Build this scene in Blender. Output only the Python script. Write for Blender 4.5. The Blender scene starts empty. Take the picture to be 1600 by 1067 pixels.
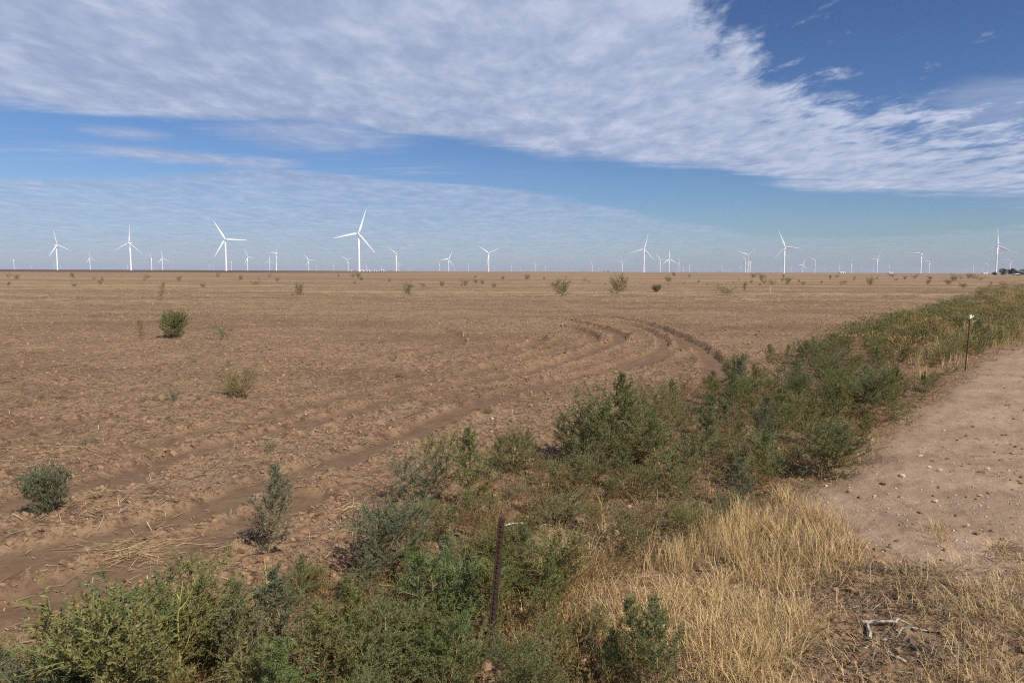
import bpy, math, random
import numpy as np
from mathutils import Vector, Matrix

rng = np.random.default_rng(7)
random.seed(7)
scene = bpy.context.scene
COL = scene.collection

# ------------------------------------------------------------------ camera
F, CAM_H = 1110.0, 1.9                       # focal length in pixels of the 1600 px wide photograph, eye height
PITCH = math.atan(109.5 / F)
ROLL = math.radians(0.235)
cam_data = bpy.data.cameras.new('camera')
cam_data.sensor_width = 36.0
cam_data.lens = 36.0 * F / 1600.0
cam_data.clip_start = 0.05
cam_data.clip_end = 200000.0
cam = bpy.data.objects.new('camera', cam_data)
COL.objects.link(cam)
cam.matrix_world = (Matrix.Translation((0, 0, CAM_H)) @ Matrix.Rotation(math.pi / 2 - PITCH, 4, 'X')
                    @ Matrix.Rotation(ROLL, 4, 'Z'))
scene.camera = cam


def ray(px, py):
    x = (px - 800) / F
    y = -(py - 533.5) / F
    c, s = math.cos(ROLL), math.sin(ROLL)
    x, y = c * x - s * y, s * x + c * y
    v = Vector((x, math.cos(PITCH) + y * math.sin(PITCH), -math.sin(PITCH) + y * math.cos(PITCH)))
    return v.normalized()


def at(px, py):
    """point of the level ground seen at a spot of the photograph"""
    d = ray(px, py)
    t = CAM_H / -d.z
    return np.array((d.x * t, d.y * t))


def azel(px, py):
    d = ray(px, py)
    return math.degrees(math.atan2(d.x, d.y)), math.degrees(math.asin(d.z))


# ------------------------------------------------------------------ sun, sky, exposure
SUN_EL = math.radians(46)
SUN_AZ = math.radians(180 - 42)              # clockwise from +Y: behind the camera, to the right
sun_dir = Vector((math.sin(SUN_AZ) * math.cos(SUN_EL), math.cos(SUN_AZ) * math.cos(SUN_EL), math.sin(SUN_EL)))
sl = bpy.data.lights.new('sun', 'SUN')
sl.energy = 5.0
sl.angle = math.radians(0.53)
sl.color = (1.0, 0.94, 0.86)
sun = bpy.data.objects.new('sun', sl)
COL.objects.link(sun)
sun.rotation_euler = (-sun_dir).to_track_quat('-Z', 'Y').to_euler()

world = bpy.data.worlds.new('World')
scene.world = world
world.use_nodes = True
wt = world.node_tree
wt.nodes.clear()


class NT:
    """small helper for node maths"""
    def __init__(self, tree):
        self.t = tree

    def n(self, kind, **kw):
        nd = self.t.nodes.new(kind)
        for k, v in kw.items():
            setattr(nd, k, v)
        return nd

    def put(self, sock, v):
        if isinstance(v, bpy.types.NodeSocket):
            self.t.links.new(v, sock)
        elif v is not None:
            sock.default_value = v

    def m(self, op, a, b=None, c=None, clamp=False):
        nd = self.n('ShaderNodeMath', operation=op, use_clamp=clamp)
        for i, v in enumerate((a, b, c)):
            self.put(nd.inputs[i], v)
        return nd.outputs[0]

    def ss(self, v, lo, hi, o0=0.0, o1=1.0):
        nd = self.n('ShaderNodeMapRange', interpolation_type='SMOOTHSTEP')
        self.put(nd.inputs[0], v)
        for i, q in zip((1, 2, 3, 4), (lo, hi, o0, o1)):
            self.put(nd.inputs[i], q)
        return nd.outputs[0]

    def noise(self, vec, scale, detail=5.0, rough=0.55, dist=0.0):
        nd = self.n('ShaderNodeTexNoise', noise_dimensions='3D')
        self.put(nd.inputs['Vector'], vec)
        self.put(nd.inputs['Scale'], scale)
        self.put(nd.inputs['Detail'], detail)
        self.put(nd.inputs['Roughness'], rough)
        self.put(nd.inputs['Distortion'], dist)
        return nd.outputs['Fac']

    def voro(self, vec, scale, feature='F1'):
        nd = self.n('ShaderNodeTexVoronoi', feature=feature)
        self.put(nd.inputs['Vector'], vec)
        self.put(nd.inputs['Scale'], scale)
        return nd.outputs['Distance'], nd.outputs.get('Color')

    def mapv(self, vec, scale=(1, 1, 1), rot=(0, 0, 0), loc=(0, 0, 0)):
        nd = self.n('ShaderNodeMapping')
        self.put(nd.inputs['Vector'], vec)
        nd.inputs['Scale'].default_value = scale
        nd.inputs['Rotation'].default_value = rot
        nd.inputs['Location'].default_value = loc
        return nd.outputs[0]

    def mix(self, fac, a, b, blend='MIX'):
        nd = self.n('ShaderNodeMix', data_type='RGBA', blend_type=blend)
        self.put(nd.inputs[0], fac)
        self.put(nd.inputs[6], a if isinstance(a, bpy.types.NodeSocket) else (*a, 1))
        self.put(nd.inputs[7], b if isinstance(b, bpy.types.NodeSocket) else (*b, 1))
        return nd.outputs[2]

    def curve(self, v, pts):
        nd = self.n('ShaderNodeFloatCurve')
        cm = nd.mapping
        c = cm.curves[0]
        while len(c.points) < len(pts):
            c.points.new(0.5, 0.5)
        for p, q in zip(c.points, pts):
            p.location = q
            p.handle_type = 'AUTO_CLAMPED'
        cm.update()
        self.put(nd.inputs['Value'], v)
        return nd.outputs[0]


W = NT(wt)
tc = W.n('ShaderNodeTexCoord').outputs['Generated']
sep = W.n('ShaderNodeSeparateXYZ')
W.put(sep.inputs[0], tc)
dx, dy, dz = sep.outputs
az = W.m('MULTIPLY', W.m('ARCTAN2', dx, dy), 180 / math.pi)
el = W.m('MULTIPLY', W.m('ARCSINE', dz), 180 / math.pi)
az01 = W.m('DIVIDE', W.m('ADD', az, 180.0), 360.0)
zz = W.m('MAXIMUM', W.m('ADD', dz, 0.035), 0.03)
comb = W.n('ShaderNodeCombineXYZ')
W.put(comb.inputs[0], W.m('DIVIDE', dx, zz))
W.put(comb.inputs[1], W.m('DIVIDE', dy, zz))
plane = comb.outputs[0]

sky = W.n('ShaderNodeTexSky', sky_type='NISHITA')
sky.sun_disc = False
sky.sun_elevation = SUN_EL
sky.sun_rotation = SUN_AZ
sky.altitude = 300
sky.air_density = 1.0
sky.dust_density = 0.6
sky.ozone_density = 3.0


def edge(pix, left_end, right_end, back):
    pts = [(0.0, back / 60.0), ((-100 + 180) / 360.0, left_end / 60.0)]
    for p in pix:
        a, e = azel(*p)
        pts.append(((a + 180) / 360.0, max(e, 0) / 60.0))
    pts += [((100 + 180) / 360.0, right_end / 60.0), (1.0, back / 60.0)]
    return W.m('MULTIPLY', W.curve(az01, pts), 60.0)


# main sheet: lower (far) edge, and the upper edge where it breaks off into blue on the right
low = edge([(-100, 165), (0, 168), (150, 176), (300, 186), (480, 192), (640, 212), (760, 228), (860, 247), (1000, 262), (1150, 275), (1300, 300), (1450, 306), (1650, 306)], 13, 6, 10)
upp = edge([(900, -420), (1000, -140), (1080, -20), (1160, 50), (1230, 125), (1300, 155), (1400, 165), (1520, 185), (1700, 200)], 58, 9, 22)
n_big = W.noise(W.mapv(plane, (1.0, 1.0, 1), loc=(3.1, 1.7, 0)), 0.55, 4, 0.55)
n_mid = W.noise(W.mapv(plane, (1.0, 0.62, 1), rot=(0, 0, 0.2)), 1.7, 6, 0.58, 0.3)
n_puf = W.noise(W.mapv(plane, (1.0, 0.55, 1), rot=(0, 0, 0.12), loc=(9, 4, 0)), 6.0, 7, 0.62, 0.25)
n_str = W.noise(W.mapv(plane, (0.25, 1.3, 1), rot=(0, 0, -0.12), loc=(2, 8, 0)), 1.7, 7, 0.62, 0.25)
c_low = W.m('ADD', W.m('SUBTRACT', el, low), W.m('MULTIPLY', W.m('SUBTRACT', n_str, 0.5), 3.2))
c_low = W.m('ADD', c_low, W.m('MULTIPLY', W.m('SUBTRACT', n_mid, 0.5), 1.6))
c_upp = W.m('ADD', W.m('SUBTRACT', upp, el), W.m('MULTIPLY', W.m('SUBTRACT', n_puf, 0.5), 13.0))
c_upp = W.m('ADD', c_upp, W.m('MULTIPLY', W.m('SUBTRACT', n_mid, 0.5), 9.0))
cover = W.m('MULTIPLY', W.ss(c_low, -0.35, 0.9), W.ss(c_upp, -1.2, 2.8))
body = W.m('ADD', 0.92, W.m('MULTIPLY', W.m('SUBTRACT', n_mid, 0.42), 0.55))
body = W.m('SUBTRACT', body, W.m('MULTIPLY', W.ss(n_big, 0.5, 0.75), 0.12))
d_main = W.m('MULTIPLY', cover, W.m('MINIMUM', body, 0.97), clamp=True)
# stray scraps past the broken edge
scr = W.m('MULTIPLY', W.ss(n_puf, 0.60, 0.76), W.ss(W.m('SUBTRACT', el, upp), -2.0, 1.0))
scr = W.m('MULTIPLY', W.m('MULTIPLY', scr, W.ss(W.m('SUBTRACT', el, upp), 14.0, 3.0)), 0.42)
# thin streaks between the two sheets
gap = W.m('MULTIPLY', W.ss(W.m('SUBTRACT', low, el), 4.6, 1.0), W.ss(W.m('SUBTRACT', low, el), -1.0, 0.6))
wisp = W.m('MULTIPLY', W.m('MULTIPLY', W.ss(n_str, 0.52, 0.68), gap), W.ss(az, 8.0, -12.0, 0.0, 0.62))


def blob(px, py, ra, re, soft):
    a0, e0 = azel(px, py)
    u = W.m('DIVIDE', W.m('SUBTRACT', az, a0), ra)
    v = W.m('DIVIDE', W.m('SUBTRACT', el, e0), re)
    r = W.m('SQRT', W.m('ADD', W.m('MULTIPLY', u, u), W.m('MULTIPLY', v, v)))
    r = W.m('ADD', r, W.m('MULTIPLY', W.m('SUBTRACT', n_str, 0.5), 2.2))
    return W.m('MULTIPLY', W.ss(r, 1.15, 0.25), soft)


streak = W.m('MAXIMUM', blob(235, 241, 7.5, 0.55, 0.85), blob(395, 256, 3.4, 0.6, 0.7))
streak = W.m('MAXIMUM', streak, blob(195, 209, 3.2, 0.5, 0.55))
streak = W.m('MAXIMUM', streak, blob(500, 208, 8.0, 1.5, 0.7))
streak = W.m('MAXIMUM', streak, blob(1560, 165, 5.0, 2.2, 0.38))
# low thin veil above the horizon
low2 = edge([(-100, 278), (0, 278), (200, 274), (330, 268), (430, 264), (560, 276), (760, 290), (860, 305), (960, 324), (1100, 352), (1300, 372), (1500, 360), (1650, 350)], 7.0, 4, 5)
c2 = W.m('ADD', W.m('SUBTRACT', low2, el), W.m('MULTIPLY', W.m('SUBTRACT', n_str, 0.5), 1.3))
veil = W.m('MULTIPLY', W.ss(c2, -0.12, 0.3), W.m('ADD', 0.52, W.m('MULTIPLY', W.m('SUBTRACT', n_str, 0.45), 0.9)), clamp=True)
veil = W.m('MULTIPLY', veil, W.ss(az, 22.0, -8.0, 0.45, 1.0))
dens = W.m('MAXIMUM', W.m('MAXIMUM', d_main, scr), W.m('MAXIMUM', wisp, W.m('MAXIMUM', streak, veil)))
dens = W.m('MULTIPLY', dens, W.ss(el, -0.5, 1.5))
bright = W.m('ADD', W.m('MULTIPLY', n_puf, 0.75), W.m('MULTIPLY', n_mid, 0.38))
bright = W.m('ADD', bright, W.ss(az, -18.0, 22.0, -0.02, 0.05))
bright = W.ss(bright, 0.37, 0.90)
ccol = W.mix(bright, (0.272, 0.336, 0.49), (0.515, 0.565, 0.695))
bg1 = W.n('ShaderNodeBackground')
gam = W.n('ShaderNodeGamma')             # the deep, contrasty blue of this sky
W.put(gam.inputs[0], W.mix(1.0, sky.outputs[0], (0.125, 0.125, 0.125), 'MULTIPLY'))
gam.inputs[1].default_value = 1.25
skyc = W.mix(1.0, gam.outputs[0], (5.6, 6.35, 7.75), 'MULTIPLY')
W.put(bg1.inputs[0], skyc)
bg1.inputs[1].default_value = 0.085
bg2 = W.n('ShaderNodeBackground')
W.put(bg2.inputs[0], ccol)
bg2.inputs[1].default_value = 1.0
mx = W.n('ShaderNodeMixShader')
W.put(mx.inputs[0], dens)
W.t.links.new(bg1.outputs[0], mx.inputs[1])
W.t.links.new(bg2.outputs[0], mx.inputs[2])
wo = W.n('ShaderNodeOutputWorld')
W.t.links.new(mx.outputs[0], wo.inputs[0])

vs = scene.view_settings
vs.view_transform = 'Standard'
vs.look = 'None'
vs.gamma = 1.0
vs.exposure = 0.24
vs.use_curve_mapping = False
scene.cycles.max_bounces = 6
scene.cycles.transparent_max_bounces = 4
scene.cycles.volume_bounces = 0
scene.cycles.use_denoising = False
scene.cycles.filter_width = 1.15


# ------------------------------------------------------------------ numpy noise and scene helpers
PERM = np.random.default_rng(99).random((256, 256)).astype(np.float32)


def vnoise(x, y):
    xi = np.floor(x).astype(np.int64)
    yi = np.floor(y).astype(np.int64)
    fx, fy = x - xi, y - yi
    fx = fx * fx * fx * (fx * (fx * 6 - 15) + 10)
    fy = fy * fy * fy * (fy * (fy * 6 - 15) + 10)
    g = lambda a, b: PERM[(a + 57 * (b >> 8)) & 255, (b + 31 * (a >> 8)) & 255]
    return (g(xi, yi) * (1 - fx) + g(xi + 1, yi) * fx) * (1 - fy) + (g(xi, yi + 1) * (1 - fx) + g(xi + 1, yi + 1) * fx) * fy - 0.5


def fbm(x, y, s, o=4, r=0.5):
    t, a = 0, 1.0
    for i in range(o):
        c, q = math.cos(i * 0.9), math.sin(i * 0.9)
        t = t + a * vnoise((c * x - q * y) * s + 17.3 * i, (q * x + c * y) * s + 9.1 * i)
        a *= r
        s *= 2.03
    return t


def sstep(v, a, b):
    t = np.clip((v - a) / (b - a), 0, 1)
    return t * t * (3 - 2 * t)


def catmull(P, n=10):
    P = [np.array(p, float) for p in P]
    P = [2 * P[0] - P[1]] + P + [2 * P[-1] - P[-2]]
    out = []
    for i in range(1, len(P) - 2):
        for k in range(n):
            t = k / n
            out.append(0.5 * (2 * P[i] + (P[i + 1] - P[i - 1]) * t + (2 * P[i - 1] - 5 * P[i] + 4 * P[i + 1] - P[i + 2]) * t * t
                              + (3 * P[i] - P[i - 1] - 3 * P[i + 1] + P[i + 2]) * t ** 3))
    out.append(P[-2])
    return np.array(out)


def seg_dist(x, y, P):
    """distance of each point to a polyline"""
    best = np.full(x.shape, 1e9)
    for (ax, ay), (bx, by) in zip(P[:-1], P[1:]):
        ux, uy = bx - ax, by - ay
        L = ux * ux + uy * uy + 1e-12
        t = np.clip(((x - ax) * ux + (y - ay) * uy) / L, 0, 1)
        d = (x - ax - t * ux) ** 2 + (y - ay - t * uy) ** 2
        np.minimum(best, d, out=best)
    return np.sqrt(best)


def in_poly(x, y, P):
    r = np.zeros(np.shape(x), bool)
    for (ax, ay), (bx, by) in zip(P, np.roll(P, -1, 0)):
        with np.errstate(divide='ignore', invalid='ignore'):
            c = ((ay > y) != (by > y)) & (x < (bx - ax) * (y - ay) / (by - ay) + ax)
        r ^= c
    return r


def poly_sd(x, y, P):
    d = seg_dist(x, y, np.vstack([P, P[:1]]))
    return np.where(in_poly(x, y, P), d, -d)


RUTS = [
    ([(-60, 905), (100, 868), (261, 825), (405, 774), (500, 736), (620, 690), (700, 656), (780, 624), (860, 599), (972, 574), (1048, 550), (1068, 534), (1044, 517), (987, 502), (912, 493), (850, 491)], 0.24, 1.0),
    ([(-60, 988), (0, 965), (103, 925), (162, 902), (279, 866), (400, 818), (470, 788)], 0.24, 0.95),
    ([(900, 499), (985, 508), (1027, 524), (1036, 543), (995, 560), (920, 583)], 0.18, 0.8),
    ([(-60, 822), (117, 771), (202, 744), (270, 717), (342, 695), (432, 672), (562, 640), (680, 610), (800, 586), (900, 558), (960, 536), (967, 525), (945, 514), (905, 503), (830, 497)], 0.23, 0.95),
    ([(-60, 748), (150, 712), (300, 678), (450, 640), (620, 606), (740, 582), (860, 550), (924, 534), (912, 517), (860, 507)], 0.20, 0.88),
    ([(-60, 690), (200, 652), (450, 612), (640, 578), (760, 556), (830, 538), (845, 525)], 0.20, 0.6),
    ([(690, 512), (714, 524), (712, 538), (660, 552), (520, 575), (300, 606), (-60, 645)], 0.2, 0.5),
    ([(1064, 528), (1098, 548), (1113, 575), (1108, 610)], 0.22, 0.9),
]
RUTS = [(catmull([at(*p) for p in pts], 7), w, dep) for pts, w, dep in RUTS]

STRIP = np.array([(-3.9, 1.6), (-2.5, 2.95), (-1.8, 3.5), (-1.2, 4.25), (-0.75, 5.5), (0.39, 7.2), (3.5, 12.2), (7.9, 18.2), (12.9, 24.4), (25, 41), (84, 124),
                  (96, 119), (30, 36.5), (16.6, 22.3), (11.6, 17.0), (8.1, 12.9), (5.0, 8.9), (3.2, 6.7), (2.2, 5.7), (1.3, 4.7), (0.55, 3.9), (0.8, 3.1), (0.9, 1.6)])
PATH = np.array([(2.0, 5.6), (3.3, 6.9), (5.1, 9.0), (8.3, 13.0), (11.9, 17.2), (14.5, 19.2), (19, 20), (40, 22), (60, 4), (10, -6), (3.5, 3.0), (2.3, 4.6)])
FAR_PATH = np.array([(31, 37), (97, 118), (140, 118), (60, 40), (45, 36)])


def masks(x, y):
    rut = np.zeros(x.shape)
    berm = np.zeros(x.shape)
    near = (y > 1.5) & (y < 45) & (x > -12) & (x < 9)
    xs, ys = x[near], y[near]
    wob = fbm(xs, ys, 1.8, 4, 0.5) * 0.13
    rr = np.zeros(xs.shape)
    bb = np.zeros(xs.shape)
    for P, w, dep in RUTS:
        d = seg_dist(xs, ys, P) + wob
        rr = np.maximum(rr, dep * (1 - sstep(d, w * 0.80, w * 1.12)))
        bb = np.maximum(bb, dep * np.exp(-((d - w * 1.42) / (w * 0.38)) ** 2))
    rut[near] = rr
    berm[near] = bb * (1 - rr)
    pn = fbm(x, y, 0.9, 4) * 0.9
    path = np.zeros(x.shape)
    nearp = (np.abs(x) < 160) & (np.abs(y) < 160)
    if nearp.any():
        sd = poly_sd(x[nearp], y[nearp], PATH)
        path[nearp] = sstep(sd + pn[nearp] * 0.5, -0.15, 0.35)
        sd2 = poly_sd(x[nearp], y[nearp], FAR_PATH)
        path[nearp] = np.maximum(path[nearp], sstep(sd2, -0.6, 0.6))
    return rut, berm, path


def height(x, y, full=False):
    x = np.asarray(x, float)
    y = np.asarray(y, float)
    rut, berm, path = masks(x, y)
    r = np.hypot(x, y)
    fade = 1 - sstep(r, 60, 200)
    smooth = np.clip(np.maximum(rut, path * 0.93), 0, 1)
    rough = 1 - 0.86 * smooth
    z = fbm(x, y, 0.35, 3) * 0.09 * fade
    till = fbm(x * 0.8 + y * 0.2, y * 1.3 - x * 0.3, 1.9, 3) * 0.055
    clod = np.abs(fbm(x, y, 6.5, 3, 0.55))
    clod2 = np.maximum(fbm(x + 40, y, 11.0, 3, 0.6), 0)
    z = z + fade * rough * (till + (clod - 0.12) * 0.04 + clod2 * 0.036 * (1 + 0.6 * vnoise(x * 0.7, y * 0.7)) + np.maximum(fbm(x, y + 30, 21.0, 2, 0.6), -0.1) * 0.012)
    z = z + fade * (1 - rough) * (fbm(x, y, 3.0, 3) * 0.012 + fbm(x, y, 14, 2) * 0.004)
    z = z - (0.035 + 0.05 * sstep(y, 11, 17)) * rut + (0.45 + 0.55 * sstep(y, 11, 17)) * berm * (0.05 + (0.035 * clod + 0.02 * clod2) * (1 - 0.85 * sstep(y, 10, 16)))
    z = z + path * 0.02 + fade * path * (0.05 * fbm(x * 0.5 + y * 0.3, y * 1.0 - x * 0.62, 0.9, 3) + 0.022 * fbm(x, y, 5.0, 4, 0.6))
    # furrows across the far field
    fur = np.sin((y + 0.15 * x + 2.0 * fbm(x, y, 0.05, 2)) * 2 * math.pi / 1.05) * 0.02 * sstep(r, 28, 50) * fade * (1 - path)
    z = z + fur
    if full:
        return z, rut, berm, path
    return z


def new_mesh(name, verts, faces, mat=None, smooth=False, attrs=None, loops=None):
    """faces: (n,k) integer array"""
    me = bpy.data.meshes.new(name)
    verts = np.asarray(verts, np.float32)
    if isinstance(faces, np.ndarray):
        n, k = faces.shape
        me.vertices.add(len(verts))
        me.vertices.foreach_set('co', verts.ravel())
        me.loops.add(n * k)
        me.loops.foreach_set('vertex_index', faces.ravel().astype(np.int32))
        me.polygons.add(n)
        me.polygons.foreach_set('loop_start', np.arange(0, n * k, k, dtype=np.int32))
        me.update(calc_edges=True)
    else:
        me.from_pydata([tuple(v) for v in verts], [], faces)
        me.update()
    me.polygons.foreach_set('use_smooth', np.full(len(me.polygons), bool(smooth)))
    if attrs:
        for nm, arr in attrs.items():
            a = me.color_attributes.new(nm, 'FLOAT_COLOR', 'POINT')
            arr = np.asarray(arr, np.float32)
            if arr.shape[1] == 3:
                arr = np.hstack([arr, np.ones((len(arr), 1), np.float32)])
            a.data.foreach_set('color', arr.ravel())
    if mat:
        me.materials.append(mat)
    return me


def obj(name, me, parent=None, loc=(0, 0, 0), rot=(0, 0, 0), scale=(1, 1, 1)):
    o = bpy.data.objects.new(name, me)
    COL.objects.link(o)
    o.location = loc
    o.rotation_euler = rot
    o.scale = scale
    if parent:
        o.parent = parent
    return o


def tag(o, label=None, cat=None, group=None, kind=None):
    for k, v in (('label', label), ('category', cat), ('group', group), ('kind', kind)):
        if v:
            o[k] = v
    return o


def principled(name, col=(0.5, 0.5, 0.5), rough=0.8, metal=0.0, spec=0.3):
    m = bpy.data.materials.new(name)
    m.use_nodes = True
    b = m.node_tree.nodes['Principled BSDF']
    b.inputs['Base Color'].default_value = (*col, 1)
    b.inputs['Roughness'].default_value = rough
    b.inputs['Metallic'].default_value = metal
    b.inputs['Specular IOR Level'].default_value = spec
    return m, NT(m.node_tree), b


# ------------------------------------------------------------------ materials
def soil_material():
    m, N, b = principled('soil', rough=0.95, spec=0.12)
    geo = N.n('ShaderNodeNewGeometry')
    pos = geo.outputs['Position']
    at_ = N.n('ShaderNodeAttribute', attribute_name='zone')
    s = N.n('ShaderNodeSeparateColor')
    N.put(s.inputs[0], at_.outputs['Color'])
    rut, path, far = s.outputs
    strip = at_.outputs['Alpha']
    a1 = N.noise(pos, 0.55, 6, 0.6)
    a2 = N.noise(pos, 4.5, 6, 0.62)
    a3 = N.noise(pos, 22, 5, 0.65)
    a4 = N.noise(pos, 90, 3, 0.6)
    c = N.mix(N.ss(a1, 0.3, 0.7), (0.212, 0.132, 0.073), (0.282, 0.184, 0.107))
    c = N.mix(N.ss(a2, 0.40, 0.64, 0, 0.7), c, (0.335, 0.222, 0.128))
    c = N.mix(N.ss(a3, 0.53, 0.36, 0, 0.85), c, (0.115, 0.067, 0.038))  # shade of the crevices put into the colour, in the noise lows
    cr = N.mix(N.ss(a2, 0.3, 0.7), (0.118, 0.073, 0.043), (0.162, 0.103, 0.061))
    a5 = N.noise(pos, 9.0, 5, 0.7)
    c = N.mix(N.ss(a5, 0.48, 0.35, 0, 0.9), c, (0.095, 0.057, 0.034))  # dark mottling painted in for the small shadows among the clods
    c = N.mix(N.ss(a5, 0.58, 0.72, 0, 0.5), c, (0.36, 0.25, 0.155))
    a0 = N.noise(N.mapv(pos, (0.6, 1.5, 1), rot=(0, 0, 0.35), loc=(4, 7, 0)), 0.16, 5, 0.6)
    c = N.mix(N.ss(a0, 0.44, 0.62, 0.0, 0.48), c, (0.135, 0.082, 0.047))
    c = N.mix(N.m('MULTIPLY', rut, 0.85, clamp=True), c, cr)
    # dusty pale track
    p1 = N.noise(N.mapv(pos, (0.5, 1.0, 1), rot=(0, 0, 0.6)), 1.4, 6, 0.6)
    cp = N.mix(N.ss(p1, 0.3, 0.7), (0.275, 0.192, 0.122), (0.365, 0.262, 0.175))
    cp = N.mix(N.ss(a3, 0.6, 0.72, 0, 0.5), cp, (0.40, 0.30, 0.22))
    cp = N.mix(N.ss(a4, 0.60, 0.35, 0, 0.6), cp, (0.16, 0.10, 0.062))
    a6 = N.noise(pos, 8.0, 5, 0.68)
    cp = N.mix(N.ss(a6, 0.48, 0.32, 0, 0.6), cp, (0.165, 0.108, 0.068))
    p2 = N.noise(N.mapv(pos, (0.18, 1.3, 1), rot=(0, 0, -0.9), loc=(3, 1, 0)), 1.1, 5, 0.6)
    cp = N.mix(N.ss(p2, 0.50, 0.66, 0, 0.45), cp, (0.20, 0.135, 0.085))
    c = N.mix(path, c, cp)
    # straw coloured litter lying thick on the far field, in rows
    l1 = N.noise(N.mapv(pos, (0.012, 0.09, 1), rot=(0, 0, -0.12)), 1.0, 6, 0.65)
    l2 = N.noise(N.mapv(pos, (0.5, 1.6, 1)), 1.0, 6, 0.7)
    l3 = N.noise(N.mapv(pos, (3.0, 6.0, 1)), 1.0, 5, 0.7)
    li = N.m('ADD', N.m('MULTIPLY', l1, 0.7), N.m('ADD', N.m('MULTIPLY', l2, 0.6), N.m('MULTIPLY', l3, 0.35)))
    lf = N.m('MULTIPLY', N.ss(li, 0.82, 0.89), far)
    c = N.mix(N.m('MULTIPLY', lf, 0.55), c, (0.42, 0.31, 0.165))
    gr = N.m('MULTIPLY', N.ss(N.noise(N.mapv(pos, (0.06, 0.2, 1), loc=(5, 3, 0)), 1.0, 6, 0.68), 0.56, 0.72), far)
    c = N.mix(N.m('MULTIPLY', gr, 0.45), c, (0.10, 0.095, 0.04))
    # leaf litter in the overgrown strip
    c = N.mix(N.m('MULTIPLY', N.m('MULTIPLY', strip, N.ss(a2, 0.42, 0.6)), 0.55), c, (0.135, 0.092, 0.048))
    # freshly turned, darker soil of the field beyond, on the left
    sp = N.n('ShaderNodeSeparateXYZ')
    N.put(sp.inputs[0], pos)
    side = N.ss(N.m('DIVIDE', sp.outputs[0], N.m('MAXIMUM', sp.outputs[1], 1.0)), -0.05, -0.40)
    fd = N.m('MULTIPLY', N.ss(sp.outputs[1], 480.0, 620.0), N.m('MULTIPLY', side, 0.85))
    c = N.mix(fd, c, (0.085, 0.050, 0.034))
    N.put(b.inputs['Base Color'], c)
    h = N.m('ADD', N.m('MULTIPLY', a3, 0.045), N.m('MULTIPLY', a4, 0.010))
    v1, _ = N.voro(pos, 26)
    h = N.m('ADD', h, N.m('MULTIPLY', N.m('MULTIPLY', v1, 0.01), N.m('SUBTRACT', 1.0, path)))
    h = N.m('MULTIPLY', h, N.m('SUBTRACT', 1.0, N.m('MULTIPLY', N.m('MAXIMUM', rut, N.m('MULTIPLY', path, 0.9)), 0.72)))
    bp = N.n('ShaderNodeBump')
    bp.inputs['Strength'].default_value = 0.9
    bp.inputs['Distance'].default_value = 1.0
    N.put(bp.inputs['Height'], h)
    N.put(b.inputs['Normal'], bp.outputs[0])
    return m


def clod_material():
    m, N, b = principled('clod_soil', rough=0.95, spec=0.1)
    t = N.n('ShaderNodeAttribute', attribute_name='tint').outputs['Color']
    pos = N.n('ShaderNodeNewGeometry').outputs['Position']
    a = N.noise(pos, 40, 4, 0.6)
    c = N.mix(N.ss(a, 0.3, 0.7), (0.195, 0.118, 0.064), (0.31, 0.2, 0.115))
    N.put(b.inputs['Base Color'], N.mix(1.0, c, t, 'MULTIPLY'))
    return m


def tint_material(name, rough=0.75, transl=0.0, obj_mix=None, spec=0.25, mul=(1, 1, 1)):
    m, N, b = principled(name, rough=rough, spec=spec)
    c = N.n('ShaderNodeAttribute', attribute_name='tint').outputs['Color']
    if obj_mix:
        r = N.n('ShaderNodeObjectInfo').outputs['Random']
        c = N.mix(N.ss(r, 0.25, 1.0, 0, 0.75), c, N.mix(1.0, c, obj_mix, 'MULTIPLY'))
    if transl:
        out = [n for n in N.t.nodes if n.type == 'OUTPUT_MATERIAL'][0]
        tr = N.n('ShaderNodeBsdfTranslucent')
        N.put(tr.inputs[0], c)
        ms = N.n('ShaderNodeMixShader')
        ms.inputs[0].default_value = transl
        N.t.links.new(b.outputs[0], ms.inputs[1])
        N.t.links.new(tr.outputs[0], ms.inputs[2])
        N.t.links.new(ms.outputs[0], out.inputs[0])
    N.put(b.inputs['Base Color'], c)
    return m


def noisy(name, c0, c1, scale, rough=0.7, metal=0.0, bump=0.0, spec=0.3):
    m, N, b = principled(name, rough=rough, metal=metal, spec=spec)
    tcd = N.n('ShaderNodeTexCoord').outputs['Object']
    a = N.noise(tcd, scale, 6, 0.65)
    N.put(b.inputs['Base Color'], N.mix(N.ss(a, 0.35, 0.65), c0, c1))
    if bump:
        bp = N.n('ShaderNodeBump')
        bp.inputs['Strength'].default_value = 0.8
        bp.inputs['Distance'].default_value = bump
        N.put(bp.inputs['Height'], N.noise(tcd, scale * 4, 5, 0.65))
        N.put(b.inputs['Normal'], bp.outputs[0])
    return m


M_SOIL = soil_material()
M_CLOD = clod_material()
M_LEAF = tint_material('weed_leaf', 0.6, 0.32, (1.38, 1.10, 0.80))
M_STEM = tint_material('weed_stem', 0.7)
M_STRAW = tint_material('straw', 0.7, 0.0)
M_GRASS = tint_material('dry_grass', 0.65, 0.25)
M_STONE = noisy('pale_stone', (0.38, 0.29, 0.21), (0.56, 0.47, 0.37), 30, 0.85, bump=0.003)
M_WOOD = noisy('bleached_wood', (0.17, 0.135, 0.10), (0.47, 0.41, 0.33), 38, 0.8, bump=0.002)
M_RUST = noisy('rusted_steel', (0.022, 0.014, 0.011), (0.062, 0.032, 0.021), 45, 0.8, 0.15, bump=0.002)
M_WHITE = noisy('turbine_paint', (0.78, 0.79, 0.80), (0.83, 0.83, 0.83), 0.2, 0.4, spec=0.4)
M_PLAST = noisy('white_plastic', (0.72, 0.72, 0.70), (0.82, 0.82, 0.80), 60, 0.45)
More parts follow.
